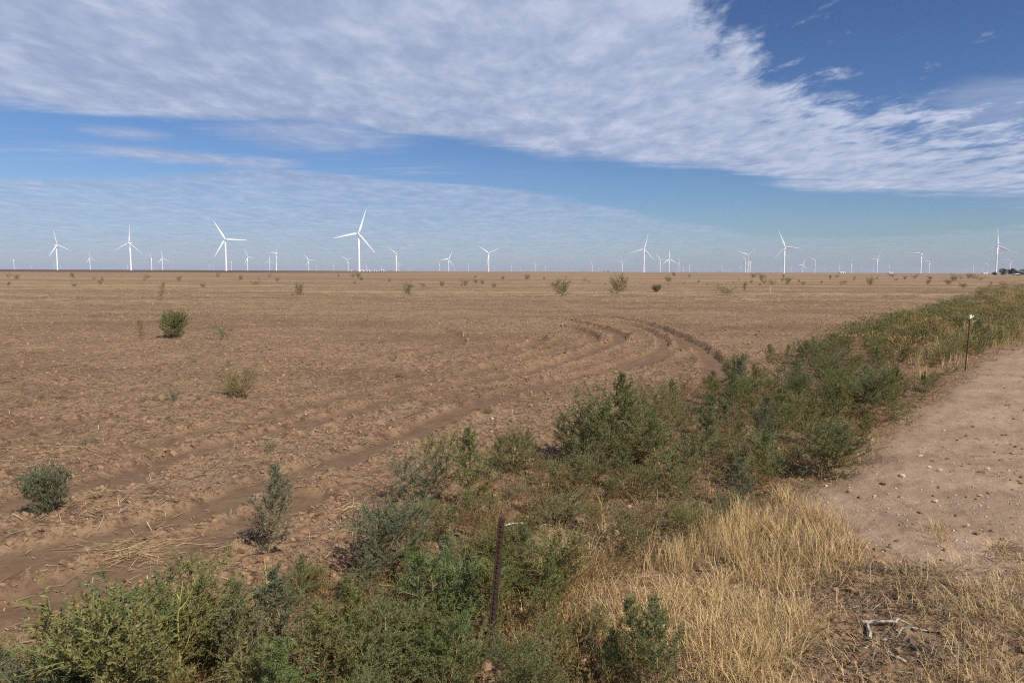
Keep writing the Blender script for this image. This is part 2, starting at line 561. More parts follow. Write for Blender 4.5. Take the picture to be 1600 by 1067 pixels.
M_SHED = noisy('painted_metal', (0.70, 0.71, 0.72), (0.80, 0.80, 0.79), 0.4, 0.5)
M_SHEDROOF = noisy('metal_roof', (0.62, 0.63, 0.65), (0.72, 0.72, 0.72), 0.4, 0.45)
M_DARK = noisy('dark_opening', (0.03, 0.03, 0.035), (0.05, 0.05, 0.05), 1.0, 0.7)
M_POLE = noisy('weathered_pole', (0.10, 0.075, 0.055), (0.16, 0.12, 0.09), 4.0, 0.85)
M_BARK = noisy('bark', (0.07, 0.055, 0.04), (0.12, 0.095, 0.07), 6.0, 0.9)

# ------------------------------------------------------------------ ground: one sheet to the horizon
ang = np.concatenate([np.arange(-180, -48, 6.0), np.linspace(-46, 46, 545), np.arange(48, 180, 6.0)])
ang = np.radians(ang)
rad = [0.4, 0.8, 1.2, 1.6, 2.0, 2.3]
while rad[-1] < 60:
    rad.append(rad[-1] * 1.0052)
while rad[-1] < 400:
    rad.append(rad[-1] * 1.03)
while rad[-1] < 32000:
    rad.append(rad[-1] * 1.16)
rad = np.array(rad)
RR, AA = np.meshgrid(rad, ang, indexing='ij')
gx, gy = (RR * np.sin(AA)).ravel(), (RR * np.cos(AA)).ravel()
gz, g_rut, g_berm, g_path = height(gx, gy, True)
gr_ = RR.ravel()
far = sstep(gr_, 14, 70) * (1 - g_path)
gsd = np.zeros(gx.shape)
nr = gr_ < 170
gsd[nr] = sstep(poly_sd(gx[nr], gy[nr], STRIP) + fbm(gx[nr], gy[nr], 1.2, 3) * 0.7, -0.2, 0.5)
nR, nA = len(rad), len(ang)
idx = np.arange(nR * nA).reshape(nR, nA)
nxt = np.roll(idx, -1, axis=1)
quads = np.stack([idx[:-1], nxt[:-1], nxt[1:], idx[1:]], -1).reshape(-1, 4)[:, ::-1]
gv = np.stack([gx, gy, gz], 1)
zone = np.stack([g_rut, g_path, far, gsd], 1)
c0 = len(gv)
gv = np.vstack([gv, [[0, 0, gz[:nA].mean()]]])
zone = np.vstack([zone, [[0, 0, 0, 0]]])
fan = np.stack([idx[0], np.full(nA, c0), nxt[0], nxt[0]], -1)
me = new_mesh('ground', gv, quads, M_SOIL, True, {'zone': zone})
tag(obj('ground', me), 'brown ploughed field soil with wheel ruts and a pale dusty track', None, None, 'structure')
fanm = new_mesh('ground_centre', gv[np.append(idx[0], c0)], np.array([[i, nA, (i + 1) % nA] for i in range(nA)])[:, ::-1], M_SOIL, True, {'zone': zone[np.append(idx[0], c0)]})
tag(obj('ground', fanm), 'soil underfoot at the viewpoint', None, None, 'structure')


GZ = gz.reshape(nR, nA)


def ground_z(x, y):
    """height of the ground sheet itself"""
    x, y = np.asarray(x, float), np.asarray(y, float)
    r = np.clip(np.hypot(x, y), rad[0], rad[-1] * 0.999)
    a = np.clip(np.arctan2(x, y), ang[0], ang[-1] - 1e-6)
    i = np.clip(np.searchsorted(rad, r, 'right') - 1, 0, nR - 2)
    j = np.clip(np.searchsorted(ang, a, 'right') - 1, 0, nA - 2)
    u = (r - rad[i]) / (rad[i + 1] - rad[i])
    v = (a - ang[j]) / (ang[j + 1] - ang[j])
    return (GZ[i, j] * (1 - u) + GZ[i + 1, j] * u) * (1 - v) + (GZ[i, j + 1] * (1 - u) + GZ[i + 1, j + 1] * u) * v


def zat(p):
    return float(ground_z(p[0], p[1]))


# ------------------------------------------------------------------ merging many small pieces into one mesh
def rot_mats(yaw, tilt, roll):
    cy, sy = np.cos(yaw), np.sin(yaw)
    ct, st = np.cos(tilt), np.sin(tilt)
    cr, sr = np.cos(roll), np.sin(roll)
    o, z = np.ones_like(yaw), np.zeros_like(yaw)
    A = np.array([[cy, -sy, z], [sy, cy, z], [z, z, o]]).transpose(2, 0, 1)
    B = np.array([[o, z, z], [z, ct, -st], [z, st, ct]]).transpose(2, 0, 1)
    C = np.array([[cr, z, sr], [z, o, z], [-sr, z, cr]]).transpose(2, 0, 1)
    return A @ B @ C


def merge(protos, which, loc, R, S):
    """protos: list of (verts, tri faces, tint or None); one merged vertex, face and index-of-piece array"""
    V, T, I = [], [], []
    off = 0
    for k, (pv, pf) in enumerate(protos):
        sel = np.nonzero(which == k)[0]
        if not len(sel):
            continue
        v = np.einsum('nij,nkj->nki', R[sel], pv[None] * S[sel][:, None, :]) + loc[sel][:, None, :]
        f = pf[None] + (np.arange(len(sel)) * len(pv))[:, None, None] + off
        V.append(v.reshape(-1, 3))
        T.append(f.reshape(-1, pf.shape[1]))
        I.append(np.repeat(sel, len(pv)))
        off += len(sel) * len(pv)
    return np.vstack(V), np.vstack(T), np.concatenate(I)


def ico_lump(seed, flat=0.7, jag=0.25):
    r = np.random.default_rng(seed)
    p = (1 + 5 ** 0.5) / 2
    v = np.array([(-1, p, 0), (1, p, 0), (-1, -p, 0), (1, -p, 0), (0, -1, p), (0, 1, p), (0, -1, -p), (0, 1, -p), (p, 0, -1), (p, 0, 1), (-p, 0, -1), (-p, 0, 1)], float)
    v /= np.linalg.norm(v[0])
    v *= 1 + jag * (r.random((12, 1)) * 2 - 1)
    v += r.normal(0, 0.08, v.shape)
    v *= (1, 0.6 + 0.5 * r.random(), flat)
    f = np.array([(0, 11, 5), (0, 5, 1), (0, 1, 7), (0, 7, 10), (0, 10, 11), (1, 5, 9), (5, 11, 4), (11, 10, 2), (10, 7, 6), (7, 1, 8), (3, 9, 4), (3, 4, 2), (3, 2, 6), (3, 6, 8), (3, 8, 9), (4, 9, 5), (2, 4, 11), (6, 2, 10), (8, 6, 7), (9, 8, 1)])
    return v, f


def wedge_points(n, r0, r1, power=0.0, a0=-44, a1=44):
    """points in the wedge in front of the viewpoint, log-spread in distance"""
    u = rng.random(n)
    r = r0 * (r1 / r0) ** (u ** (1 + power))
    a = np.radians(rng.uniform(a0, a1, n))
    return r * np.sin(a), r * np.cos(a), r


# clods of the tilled soil
x, y, r = wedge_points(50000, 2.8, 55)
rut, berm, path = masks(x, y)
pn = fbm(x, y, 0.5, 3)
keep = rng.random(len(x)) < np.clip((0.55 + 1.3 * pn + berm * 1.2) * (1 - 0.93 * np.clip(rut, 0, 1)) * (1 - 0.85 * path), 0.03, 1)
x, y, r, berm = x[keep], y[keep], r[keep], berm[keep]
n = len(x)
sz = 0.007 + 0.034 * rng.random(n) ** 4 + 0.010 * berm * rng.random(n)
sz *= 0.75 + 0.6 * sstep(r, 5, 25)
S = sz[:, None] * rng.uniform(0.7, 1.3, (n, 3))
loc = np.stack([x, y, ground_z(x, y) + sz * 0.15], 1)
V, T, I = merge([ico_lump(i) for i in range(7)], rng.integers(0, 7, n), loc, rot_mats(rng.uniform(0, 6.28, n), rng.normal(0, 0.4, n), rng.normal(0, 0.4, n)), S)
tint = rng.uniform(0.78, 1.12, (n, 1)) * np.array([[1, 1, 1]])
tag(obj('soil_clods', new_mesh('soil_clods', V, T, M_CLOD, False, {'tint': tint[I]})), 'loose brown clods strewn over the tilled field', None, None, 'stuff')

# pebbles on the track
n = 9000
x, y, r = wedge_points(n, 3.5, 30, a0=5)
sd = poly_sd(x, y, PATH)
k = sd > 0.05
x, y, r = x[k], y[k], r[k]
n = len(x)
sz = 0.0025 + 0.009 * rng.random(n) ** 4
V, T, I = merge([ico_lump(20 + i, 0.75, 0.15) for i in range(4)], rng.integers(0, 4, n), np.stack([x, y, ground_z(x, y) + sz * 0.25], 1), rot_mats(rng.uniform(0, 6.28, n), rng.normal(0, 0.3, n), rng.normal(0, 0.3, n)), sz[:, None] * np.ones((1, 3)))
tag(obj('gravel', new_mesh('gravel', V, T, M_STONE, False)), 'small pale pebbles scattered over the dusty track', None, None, 'stuff')

# field scraps of straw
def straw_proto(bend):
    a = np.array([(math.cos(t), math.sin(t)) for t in (0.5, 2.6, 4.7)])
    v = []
    for s, w in ((-0.5, 1.0), (0.0, 1.0), (0.5, 0.7)):
        for q in a:
            v.append((s, q[0] * w * 0.5, q[1] * w * 0.5))
    v = np.array(v)
    v[:, 1] += 0  # bend is added in length units below
    f = []
    for i in (0, 3):
        for j in range(3):
            b = i + j
            c = i + (j + 1) % 3
            f += [(b, c, c + 3), (b, c + 3, b + 3)]
    return v, np.array(f)


def scatter_straw(x, y, L, th, lift, tilt_sd):
    n = len(x)
    S = np.stack([L, th, th], 1)
    loc = np.stack([x, y, ground_z(x, y) + lift], 1)
    yaw = rng.normal(0.2, 0.9, n) + (rng.random(n) < 0.25) * rng.uniform(0, 3.1, n)
    R = rot_mats(yaw, np.zeros(n), rng.normal(0, 1, n) * tilt_sd)
    V, T, I = merge([straw_proto(0)], np.zeros(n, int), loc, R, S)
    t = rng.random((n, 1))
    tint = np.array([[0.30, 0.205, 0.105]]) * (1 - t) + np.array([[0.56, 0.44, 0.265]]) * t
    return V, T, tint[I]


x, y, r = wedge_points(90000, 3.2, 130, power=-0.3)
rut, berm, path = masks(x, y)
row = fbm(x * 0.15, y * 0.9, 0.45, 3)
pat = fbm(x, y, 0.8, 3)
inS = poly_sd(x, y, STRIP) > 0.2
prob = np.clip(0.30 + 1.8 * row + 1.6 * pat, 0.02, 1) * (1 - 0.8 * np.clip(rut, 0, 1)) * (1 - 0.97 * path) * np.where(inS, 0.4, 1) * (0.35 + 0.65 * sstep(r, 4, 30))
k = rng.random(len(x)) < prob
x, y, r = x[k], y[k], r[k]
bx_ = [at(*q) for q in [(205, 868), (205, 868), (150, 800), (232, 812), (555, 803), (442, 745), (90, 712), (30, 730), (310, 672), (150, 622), (395, 655), (655, 612), (600, 625), (300, 660), (480, 690), (730, 580), (380, 600), (60, 640), (540, 600)]]
ex = np.array(bx_).repeat(60, 0)
ex = ex + rng.normal(0, 1, ex.shape) * (0.05 * np.hypot(ex[:, :1], ex[:, 1:]) + 0.1) * (1.0, 0.7)
x, y = np.concatenate([x, ex[:, 0]]), np.concatenate([y, ex[:, 1]])
r = np.hypot(x, y)
L = 0.03 + 0.16 * rng.random(len(x)) ** 3 + 0.10 * sstep(r, 20, 60) * rng.random(len(x))
th = (0.0025 + 0.005 * rng.random(len(x))) * (1 + 2.2 * sstep(r, 10, 60))
up_ = (rng.random(len(x)) < 0.22) * sstep(r, 8, 30)
V, T, C = scatter_straw(x, y, L, th, 0.006 + th + up_ * L * 0.35, 0.2 + 0.9 * up_)
tag(obj('straw_litter', new_mesh('straw_litter', V, T, M_STRAW, False, {'tint': C})), 'pale chopped straw and stalk litter lying over the field', None, None, 'stuff')


# ------------------------------------------------------------------ weeds
def tube_pts(P, r0, r1, sides=3):
    P = np.asarray(P, float)
    n = len(P)
    V, Fc = [], []
    d = np.gradient(P, axis=0)
    d /= np.linalg.norm(d, axis=1, keepdims=True) + 1e-9
    up = np.array([0.31, 0.17, 0.93]) if abs(d[0][2]) < 0.9 else np.array([1.0, 0.1, 0])
    for i in range(n):
        a = np.cross(d[i], up)
        a /= np.linalg.norm(a) + 1e-9
        b = np.cross(d[i], a)
        rr = r0 + (r1 - r0) * i / (n - 1)
        for k in range(sides):
            t = 2 * math.pi * k / sides
            V.append(P[i] + rr * (math.cos(t) * a + math.sin(t) * b))
    for i in range(n - 1):
        for k in range(sides):
            q, w = i * sides + k, i * sides + (k + 1) % sides
            Fc.append((q, w, w + sides, q + sides))
    return np.array(V), np.array(Fc)


def grow_weed(seed, H=0.6, Wd=0.22, nbr=30, sub=5, leaf=0.022, lw=0.0045, step=0.0075, rise=0.9, shape='cone', pal='green', bare=0.1, nstem=1, dry=0.08):
    r = np.random.default_rng(seed)
    lines = []            # (points, r0, r1, leafy)
    stems_base = []
    for s in range(nstem):
        a = r.uniform(0, 6.28)
        lean = (0.05 if nstem == 1 else 0.35) * r.uniform(0.4, 1.2)
        b = np.array([math.cos(a), math.sin(a), 0]) * (0.0 if nstem == 1 else 0.03)
        h = H * (1.0 if s == 0 else r.uniform(0.7, 0.98))
        t = np.linspace(0, 1, 8)[:, None]
        P = b + np.array([math.cos(a) * lean * h, math.sin(a) * lean * h, h]) * t + r.normal(0, 0.008, (8, 3)) * t
        P[0, 2] = -0.04
        stems_base.append((P, h))
        lines.append((P, 0.0055 * H / 0.6, 0.0015, 0.75))
        for i in range(nbr // nstem):
            q = (i + r.random()) / (nbr // nstem)
            tt = bare + (1 - bare) * q ** 0.9
            if shape == 'cone':
                prof = (1 - tt) ** 0.75 * (0.55 + 0.45 * min(1, tt * 4)) + 0.10
            elif shape == 'round':
                prof = math.sqrt(max(0.0, 1 - (2 * tt - 0.85) ** 2 * 0.75)) * 0.9 + 0.08
            else:
                prof = 0.35 + 0.65 * r.random()
            L = Wd * prof * r.uniform(0.65, 1.2)
            az_ = i * 2.39996 + r.normal(0, 0.35)
            k = tt * 7
            i0 = min(int(k), 6)
            st = P[i0] + (P[i0 + 1] - P[i0]) * (k - i0)
            e0 = rise * r.uniform(0.55, 1.1) * (0.55 + 0.6 * tt)
            pts = [st]
            for j in range(6):
                e = e0 + 0.55 * j / 6 + r.normal(0, 0.1)
                azj = az_ + r.normal(0, 0.15)
                pts.append(pts[-1] + L / 6 * np.array([math.cos(azj) * math.cos(e), math.sin(azj) * math.cos(e), math.sin(e)]))
            pts = np.array(pts)
            lines.append((pts, 0.0022, 0.0007, 1.0))
            for j in range(sub):
                k = r.uniform(0.9, 5.6)
                i0 = int(k)
                s2 = pts[i0] + (pts[i0 + 1] - pts[i0]) * (k - i0)
                dd = pts[i0 + 1] - pts[i0]
                dd /= np.linalg.norm(dd) + 1e-9
                o = r.normal(0, 1, 3)
                o -= dd * o.dot(dd)
                o /= np.linalg.norm(o) + 1e-9
                L2 = L * r.uniform(0.2, 0.45)
                v = dd * 0.75 + o * 0.65 + np.array([0, 0, 0.18])
                v /= np.linalg.norm(v)
                lines.append((np.array([s2, s2 + v * L2 * 0.5 + r.normal(0, 0.004, 3), s2 + v * L2 + np.array([0, 0, L2 * 0.12])]), 0.0012, 0.0006, 1.0))
    # leaves
    B, D, Q = [], [], []
    for P, r0, r1, lf in lines:
        seg = np.linalg.norm(np.diff(P, axis=0), axis=1)
        tot = seg.sum()
        m = max(2, int(tot / step * lf))
        u = np.sort(r.random(m)) ** 0.8 * tot
        if lf < 1:
            u = u[u > tot * max(0.25, bare)]
        cs = np.concatenate([[0], np.cumsum(seg)])
        i0 = np.clip(np.searchsorted(cs, u, 'right') - 1, 0, len(seg) - 1)
        f = ((u - cs[i0]) / (seg[i0] + 1e-9))[:, None]
        B.append(P[i0] * (1 - f) + P[i0 + 1] * f)
        dd = (P[i0 + 1] - P[i0]) / (seg[i0][:, None] + 1e-9)
        D.append(dd)
        Q.append(u / tot)
    B, D, Q = np.vstack(B), np.vstack(D), np.concatenate(Q)
    m = len(B)
    o = r.normal(0, 1, (m, 3))
    o -= D * (o * D).sum(1, keepdims=True)
    o /= np.linalg.norm(o, axis=1, keepdims=True) + 1e-9
    dirv = D * r.uniform(0.3, 0.9, (m, 1)) + o * r.uniform(0.5, 1.0, (m, 1)) + np.array([0, 0, 0.15])
    dirv /= np.linalg.norm(dirv, axis=1, keepdims=True)
    side = np.cross(dirv, r.normal(0, 1, (m, 3)))
    side /= np.linalg.norm(side, axis=1, keepdims=True) + 1e-9
    Lf = leaf * r.uniform(0.55, 1.25, (m, 1)) * (1.05 - 0.35 * Q[:, None])
    wv = side * lw * r.uniform(0.7, 1.3, (m, 1))
    nrm = np.cross(dirv, side)
    v0 = B
    v1 = B + dirv * Lf * 0.45 + wv * 0.5 + nrm * Lf * 0.06
    v2 = B + dirv * Lf - nrm * Lf * 0.10
    v3 = B + dirv * Lf * 0.45 - wv * 0.5 + nrm * Lf * 0.06
    V = np.stack([v0, v1, v2, v3], 1).reshape(-1, 3)
    Fq = np.arange(m * 4).reshape(-1, 4)
    t = np.clip(r.normal(0.5, 0.25, (m, 1)), 0, 1)
    pals = {'green': ((0.092, 0.108, 0.038), (0.228, 0.245, 0.092)), 'grey': ((0.085, 0.108, 0.056), (0.195, 0.220, 0.125)), 'pale': ((0.12, 0.125, 0.055), (0.25, 0.245, 0.12)),
            'brown': ((0.13, 0.075, 0.028), (0.30, 0.185, 0.072)), 'lush': ((0.066, 0.106, 0.032), (0.19, 0.252, 0.086))}
    a, b = (np.array([q]) for q in pals[pal])
    C = a * (1 - t) + b * t
    hz = B[:, 2] / H
    isdry = r.random(m) < dry * (2.4 - 2.6 * np.clip(hz, 0, 0.9))
    dcol = np.array([[0.23, 0.145, 0.055]]) * r.uniform(0.6, 1.25, (m, 1))
    C = np.where(isdry[:, None], dcol, C)
    foli = new_mesh('foliage', V, Fq, M_LEAF, False, {'tint': np.repeat(C, 4, 0)})
    sv, sf, sc = [], [], []
    off = 0
    for P, r0, r1, lf in lines:
        v, f = tube_pts(P, r0, r1, 3)
        sv.append(v)
        sf.append(f + off)
        off += len(v)
        base = {'brown': (0.20, 0.13, 0.065), 'grey': (0.17, 0.16, 0.085)}.get(pal, (0.16, 0.155, 0.06))
        if lf < 1:
            base = (0.24, 0.20, 0.085)
        sc.append(np.repeat([np.array(base) * r.uniform(0.8, 1.2)], len(v), 0))
    stem = new_mesh('stem', np.vstack(sv), np.vstack(sf), M_STEM, False, {'tint': np.vstack(sc)})
    return foli, stem, H


KINDS = {
    'tall': [grow_weed(100 + i, 0.62, 0.25, 40, 7, 0.024, 0.0044, 0.0050, 1.0, 'cone', p, 0.06, 1, 0.14) for i, p in enumerate(('green', 'lush', 'green', 'grey'))],
    'bush': [grow_weed(200 + i, 0.46, 0.27, 60, 7, 0.021, 0.0045, 0.0050, 0.75, 'round', p, 0.02, 2, 0.16) for i, p in enumerate(('green', 'grey', 'lush', 'green'))],
    'thistle': [grow_weed(300 + i, 0.34, 0.24, 52, 5, 0.017, 0.0040, 0.0065, 0.8, 'round', 'grey', 0.0, 3, 0.04) for i in range(2)],
    'mixed': [grow_weed(400 + i, 0.42, 0.24, 44, 6, 0.018, 0.0052, 0.0065, 0.9, 'round', p, 0.05, 2, 0.38) for i, p in enumerate(('green', 'green'))],
    'ball': [grow_weed(250 + i, 0.5, 0.34, 100, 6, 0.034, 0.010, 0.010, 0.55, 'round', p, 0.0, 4, 0.03) for i, p in enumerate(('green', 'grey'))],
    'scrub': [grow_weed(270 + i, 0.34, 0.34, 46, 6, 0.026, 0.0065, 0.0085, 0.7, 'any', 'pale', 0.0, 4, 0.22) for i in range(2)],
    'dry': [grow_weed(500 + i, 0.36, 0.22, 34, 6, 0.015, 0.0052, 0.008, 0.9, 'any', 'brown', 0.05, 2, 0.5) for i in range(2)],
    'low': [grow_weed(600 + i, 0.16, 0.22, 26, 5, 0.016, 0.0042, 0.0075, 0.35, 'any', p, 0.0, 2, 0.2) for i, p in enumerate(('grey', 'green'))],
}
PLACED = []


def plant(kind, xy, h, label, group=None, name='weed', wide=1.0, var=None, cat='weed', lean=0.10):
    v = KINDS[kind]
    if var is None:
        var = random.choice({'tall': (0, 1, 1, 2, 2, 0, 3), 'bush': (0, 2, 3, 0, 2, 3, 1)}.get(kind, range(len(v))))
    foli, stem, H = v[var]
    s = h / H
    rootz = zat(xy)
    e = obj(name, None, None, (xy[0], xy[1], rootz), (random.uniform(-lean, lean), random.uniform(-lean, lean), random.uniform(0, 6.28)), (s * wide, s * wide, s))
    e.empty_display_size = 0.1
    tag(e, label, cat, group)
    obj('foliage', foli, e)
    obj('stem', stem, e)
    PLACED.append((xy[0], xy[1], h))
    return e


def px_h(xy, px):
    """height in metres of something px pixels tall in the photograph standing at xy"""
    return px * math.hypot(xy[0], xy[1], CAM_H) / F


def plant_px(kind, px, py, hp, label, **kw):
    p = at(px, py)
    return plant(kind, p, px_h(p, hp) * 1.02, label, **kw)


# weeds standing alone on the field and along its edge
plant_px('tall', 420, 872, 122, 'upright grey-green weed alone at the field edge, straw bundles on either side', var=3, wide=1.15)
plant_px('ball', 80, 812, 52, 'low round grey-green thistle on bare soil near the photo left edge', var=1, wide=0.85)
plant_px('ball', 270, 531, 32, 'round dark green bush alone in the middle of the ploughed field', var=0, wide=1.0)
plant_px('dry', 224, 538, 27, 'thin dead weed just left of the round dark green field bush', wide=0.6)
plant_px('low', 347, 535, 14, 'flat green weed just right of the round dark green field bush', wide=1.0)
plant_px('scrub', 376, 621, 30, 'loose pale green weed amid straw above the wheel ruts', wide=1.2, var=1)
plant_px('low', 418, 705, 14, 'tiny green seedling in a rut above the lone upright weed', wide=0.7, var=1)
plant_px('scrub', 469, 461, 14, 'dark green weed beside a line of pale straw far out on the field', wide=0.8)
plant_px('scrub', 636, 461, 14, 'dark green weed far out between straw patches below the tallest turbine', wide=0.7)
plant_px('scrub', 878, 463, 17, 'broad pale green weed far out above the wheel ruts', wide=1.3)
plant_px('scrub', 965, 459, 19, 'tall pale green weed cluster far out, right of the broad pale weed', wide=1.2)
plant_px('ball', 1026, 457, 10, 'small dark green weed far out below a pair of turbines', wide=1.1)
plant_px('low', 1131, 461, 9, 'flat dark green mat of weed far out on the right half of the field', wide=1.5, var=1)
plant_px('mixed', 1162, 456, 12, 'thin weed standing just right of the flat dark green mat', wide=0.7)
plant_px('dry', 247, 470, 22, 'thin brown weed far out on the left of the field', wide=0.7)
plant_px('scrub', 1359, 446, 8, 'small dark weed far out right of centre under paired turbines', wide=0.9)
plant_px('low', 265, 630, 12, 'low grey-green weed sprawling on straw-strewn soil, left of the loose pale weed', wide=1.4, var=0)
plant_px('low', 130, 700, 12, 'low grey weed patch on furrowed soil at the far left', wide=1.2, var=0)
for i in range(105):
    px, py = rng.uniform(-60, 1560), 433 + 17 * rng.random() ** 1.4
    if px > 500 or rng.random() < 0.55:
        if py < 433 + (px - 800) * 0.004 - 3:
            continue
        p = at(px, py)
        plant(['scrub', 'mixed', 'scrub', 'dry', 'low'][i % 5], p, px_h(p, rng.uniform(2.5, 6)), 'small weed tuft far out near the horizon of the field', group='weed tufts far out on the field', name='weed_tuft', wide=rng.uniform(0.9, 1.6))
for i in range(26):
    px, py = rng.uniform(0, 850), rng.uniform(560, 760)
    p = at(px, py)
    if masks(np.array([p[0]]), np.array([p[1]]))[0][0] > 0.3:
        continue
    plant('low', p, rng.uniform(0.03, 0.07), 'tiny green seedling on the rutted soil among straw', group='seedlings among the wheel ruts', name='seedling', wide=rng.uniform(0.9, 1.8))

# prominent plants of the overgrown strip
S1 = 'weeds of the overgrown strip'
plant_px('tall', 738, 800, 125, 'bright green conical weed, tallest of the clump above the rusty post', var=1, wide=1.1)
plant_px('bush', 915, 735, 100, 'large dense green weed at the field edge casting a black shadow', var=0, wide=1.25)
plant_px('tall', 985, 720, 120, 'tall green weed behind the dense one that casts a black shadow', var=2, wide=1.3)
plant_px('bush', 600, 905, 100, 'rounded blue-grey weed left of the rusty post', var=1, wide=1.15)
plant_px('thistle', 655, 790, 60, 'grey shaded weed at the left tip of the clump above the rusty post', var=1, wide=1.2)
plant_px('mixed', 690, 770, 75, 'half dried yellowish weed at the left tip of the clump above the rusty post', var=1, wide=1.1)
plant_px('bush', 1290, 745, 70, 'low spreading green weed at the edge of the pale track', var=3, wide=1.4)
plant_px('low', 1398, 660, 26, 'small dark green weed on the pale track beside the overgrown strip', var=1, wide=0.9)
plant_px('tall', 1030, 1110, 150, 'dark green weed at the bottom of the photo between dry grass stands', var=0, wide=1.1)

plant_px('low', 742, 1050, 34, 'low leafy weed at the foot of the rusty post, on its left', var=1, wide=1.0)
plant_px('low', 800, 1052, 30, 'low leafy weed at the foot of the rusty post, on its right', var=1, wide=1.1)
plant_px('bush', 690, 1110, 105, 'green bushy weed at the bottom border of the photo, left of the rusty post', var=2, wide=1.1)
plant_px('bush', 845, 1115, 100, 'green bushy weed at the bottom border of the photo, right of the rusty post', var=0, wide=1.1)

SPARSE = [(at(880, 850), 0.55), (at(800, 880), 0.30), (at(650, 850), 0.28), (at(900, 960), 0.2)]
cand = []
c_r = 2.7 * (26 / 2.7) ** rng.random(26000)
c_a = rng.uniform(-0.95, 0.75, 26000)
c_x, c_y = c_r * np.sin(c_a), c_r * np.cos(c_a)
c_sd = poly_sd(c_x, c_y, STRIP)
ok = (c_y > 2.55) & (c_sd > 0.05 + 0.08 * rng.random(26000))
for x_, y_, rr, sd in zip(c_x[ok].tolist(), c_y[ok].tolist(), c_r[ok].tolist(), c_sd[ok].tolist()):
    if len(cand) >= 280:
        break
    gap_ = 0.19 + 0.016 * rr
    if rr > 4.3 and vnoise(np.array([x_ * 0.8 + 50]), np.array([y_ * 0.8]))[0] < -0.17:
        continue
    if any(math.hypot(x_ - c[0], y_ - c[1]) < s * rng.random() ** 0.4 for c, s in SPARSE):
        continue
    if any((x_ - p[0]) ** 2 + (y_ - p[1]) ** 2 < gap_ ** 2 for p in PLACED):
        continue
    post = math.hypot(x_ + 0.09, y_ - 3.30)
    if post < 0.2 or (abs(x_ + 0.09) < 0.36 and 2.5 < y_ < 3.5):
        continue
    dryness = vnoise(np.array([x_ * 0.9 + 3]), np.array([y_ * 0.9]))[0] + 0.5
    near_post = math.exp(-((x_ - 0.5) ** 2 + (y_ - 5.0) ** 2) / 1.6)
    edge_ = max(0, 1 - sd / 0.5)
    p_dry = 0.20 + 0.34 * near_post + 0.32 * max(0, dryness - 0.45) * 2
    u = rng.random()
    if rr < 4.3 and x_ < 0.35:
        kind = 'tall' if u < 0.55 else 'bush' if u < 0.9 else 'mixed'
        h = rng.uniform(0.40, 0.56) * (0.75 + 0.25 * min(1, sd / 0.5))
    elif u < p_dry * 0.5:
        kind, h = 'dry', rng.uniform(0.18, 0.36)
    elif u < p_dry * 1.3:
        kind, h = 'mixed', rng.uniform(0.25, 0.45)
    elif u < p_dry * 1.3 + 0.12 and rr > 4.3:
        kind, h = 'scrub', rng.uniform(0.25, 0.42)
    elif u < 0.58:
        kind, h = 'bush', rng.uniform(0.32, 0.52)
    elif u < 0.88:
        kind, h = 'tall', rng.uniform(0.40, 0.62)
    else:
        kind, h = 'low', rng.uniform(0.10, 0.2)
    if rr > 5:
        h *= 0.95
    h *= 1 - 0.45 * near_post
    h *= (1 - 0.3 * edge_) * (0.82 + 0.36 * rng.random())
    if x_ < -1.3:
        h *= 0.78
    elif x_ < -0.35 and y_ > 3.3:
        h *= 0.74
    if abs(x_ + 0.09) < 0.55 and y_ < 3.5:
        h *= 0.66
    if rr < 4.3 and x_ < 0.35:
        lab, grp = 'weed in the dense foreground clump around the rusty post', 'weeds of the dense foreground clump'
    elif rr < 8:
        lab, grp = 'weed in the strip between rutted field and dry grass', 'weeds between the rusty post and the pale track'
    else:
        lab, grp = 'weed in the overgrown strip running off beside the pale track', 'weeds along the receding strip'
    look = {'tall': 'upright feathery green', 'bush': 'rounded bushy green', 'mixed': 'half dried green and brown', 'dry': 'dead brown', 'low': 'flat sprawling', 'scrub': 'ragged pale olive'}[kind]
    lab = look + ' ' + lab
    cand.append(1)
    plant(kind, (x_, y_), h, lab, grp, wide=rng.uniform(1.1, 1.6))


# the rest of the strip, too far off to tell its plants apart: one mass of coarse plants
def coarse(seed):
    r = np.random.default_rng(seed)
    m = 280
    B = r.normal(0, 1, (m, 3)) * (0.22, 0.22, 0.0)
    t = r.random(m)
    B[:, :2] *= (1.1 - 0.7 * t[:, None])
    B[:, 2] = t ** 0.8 * 0.5
    d = B * (2.0, 2.0, 0) + r.normal(0, 0.35, (m, 3)) + np.array([0, 0, 0.7])
    d /= np.linalg.norm(d, axis=1, keepdims=True)
    s = np.cross(d, r.normal(0, 1, (m, 3)))
    s /= np.linalg.norm(s, axis=1, keepdims=True)
    L = r.uniform(0.05, 0.11, (m, 1))
    V = np.stack([B, B + d * L * 0.5 + s * 0.006, B + d * L, B + d * L * 0.5 - s * 0.006], 1).reshape(-1, 3)
    q = np.arange(m * 4).reshape(-1, 4)
    return V, q


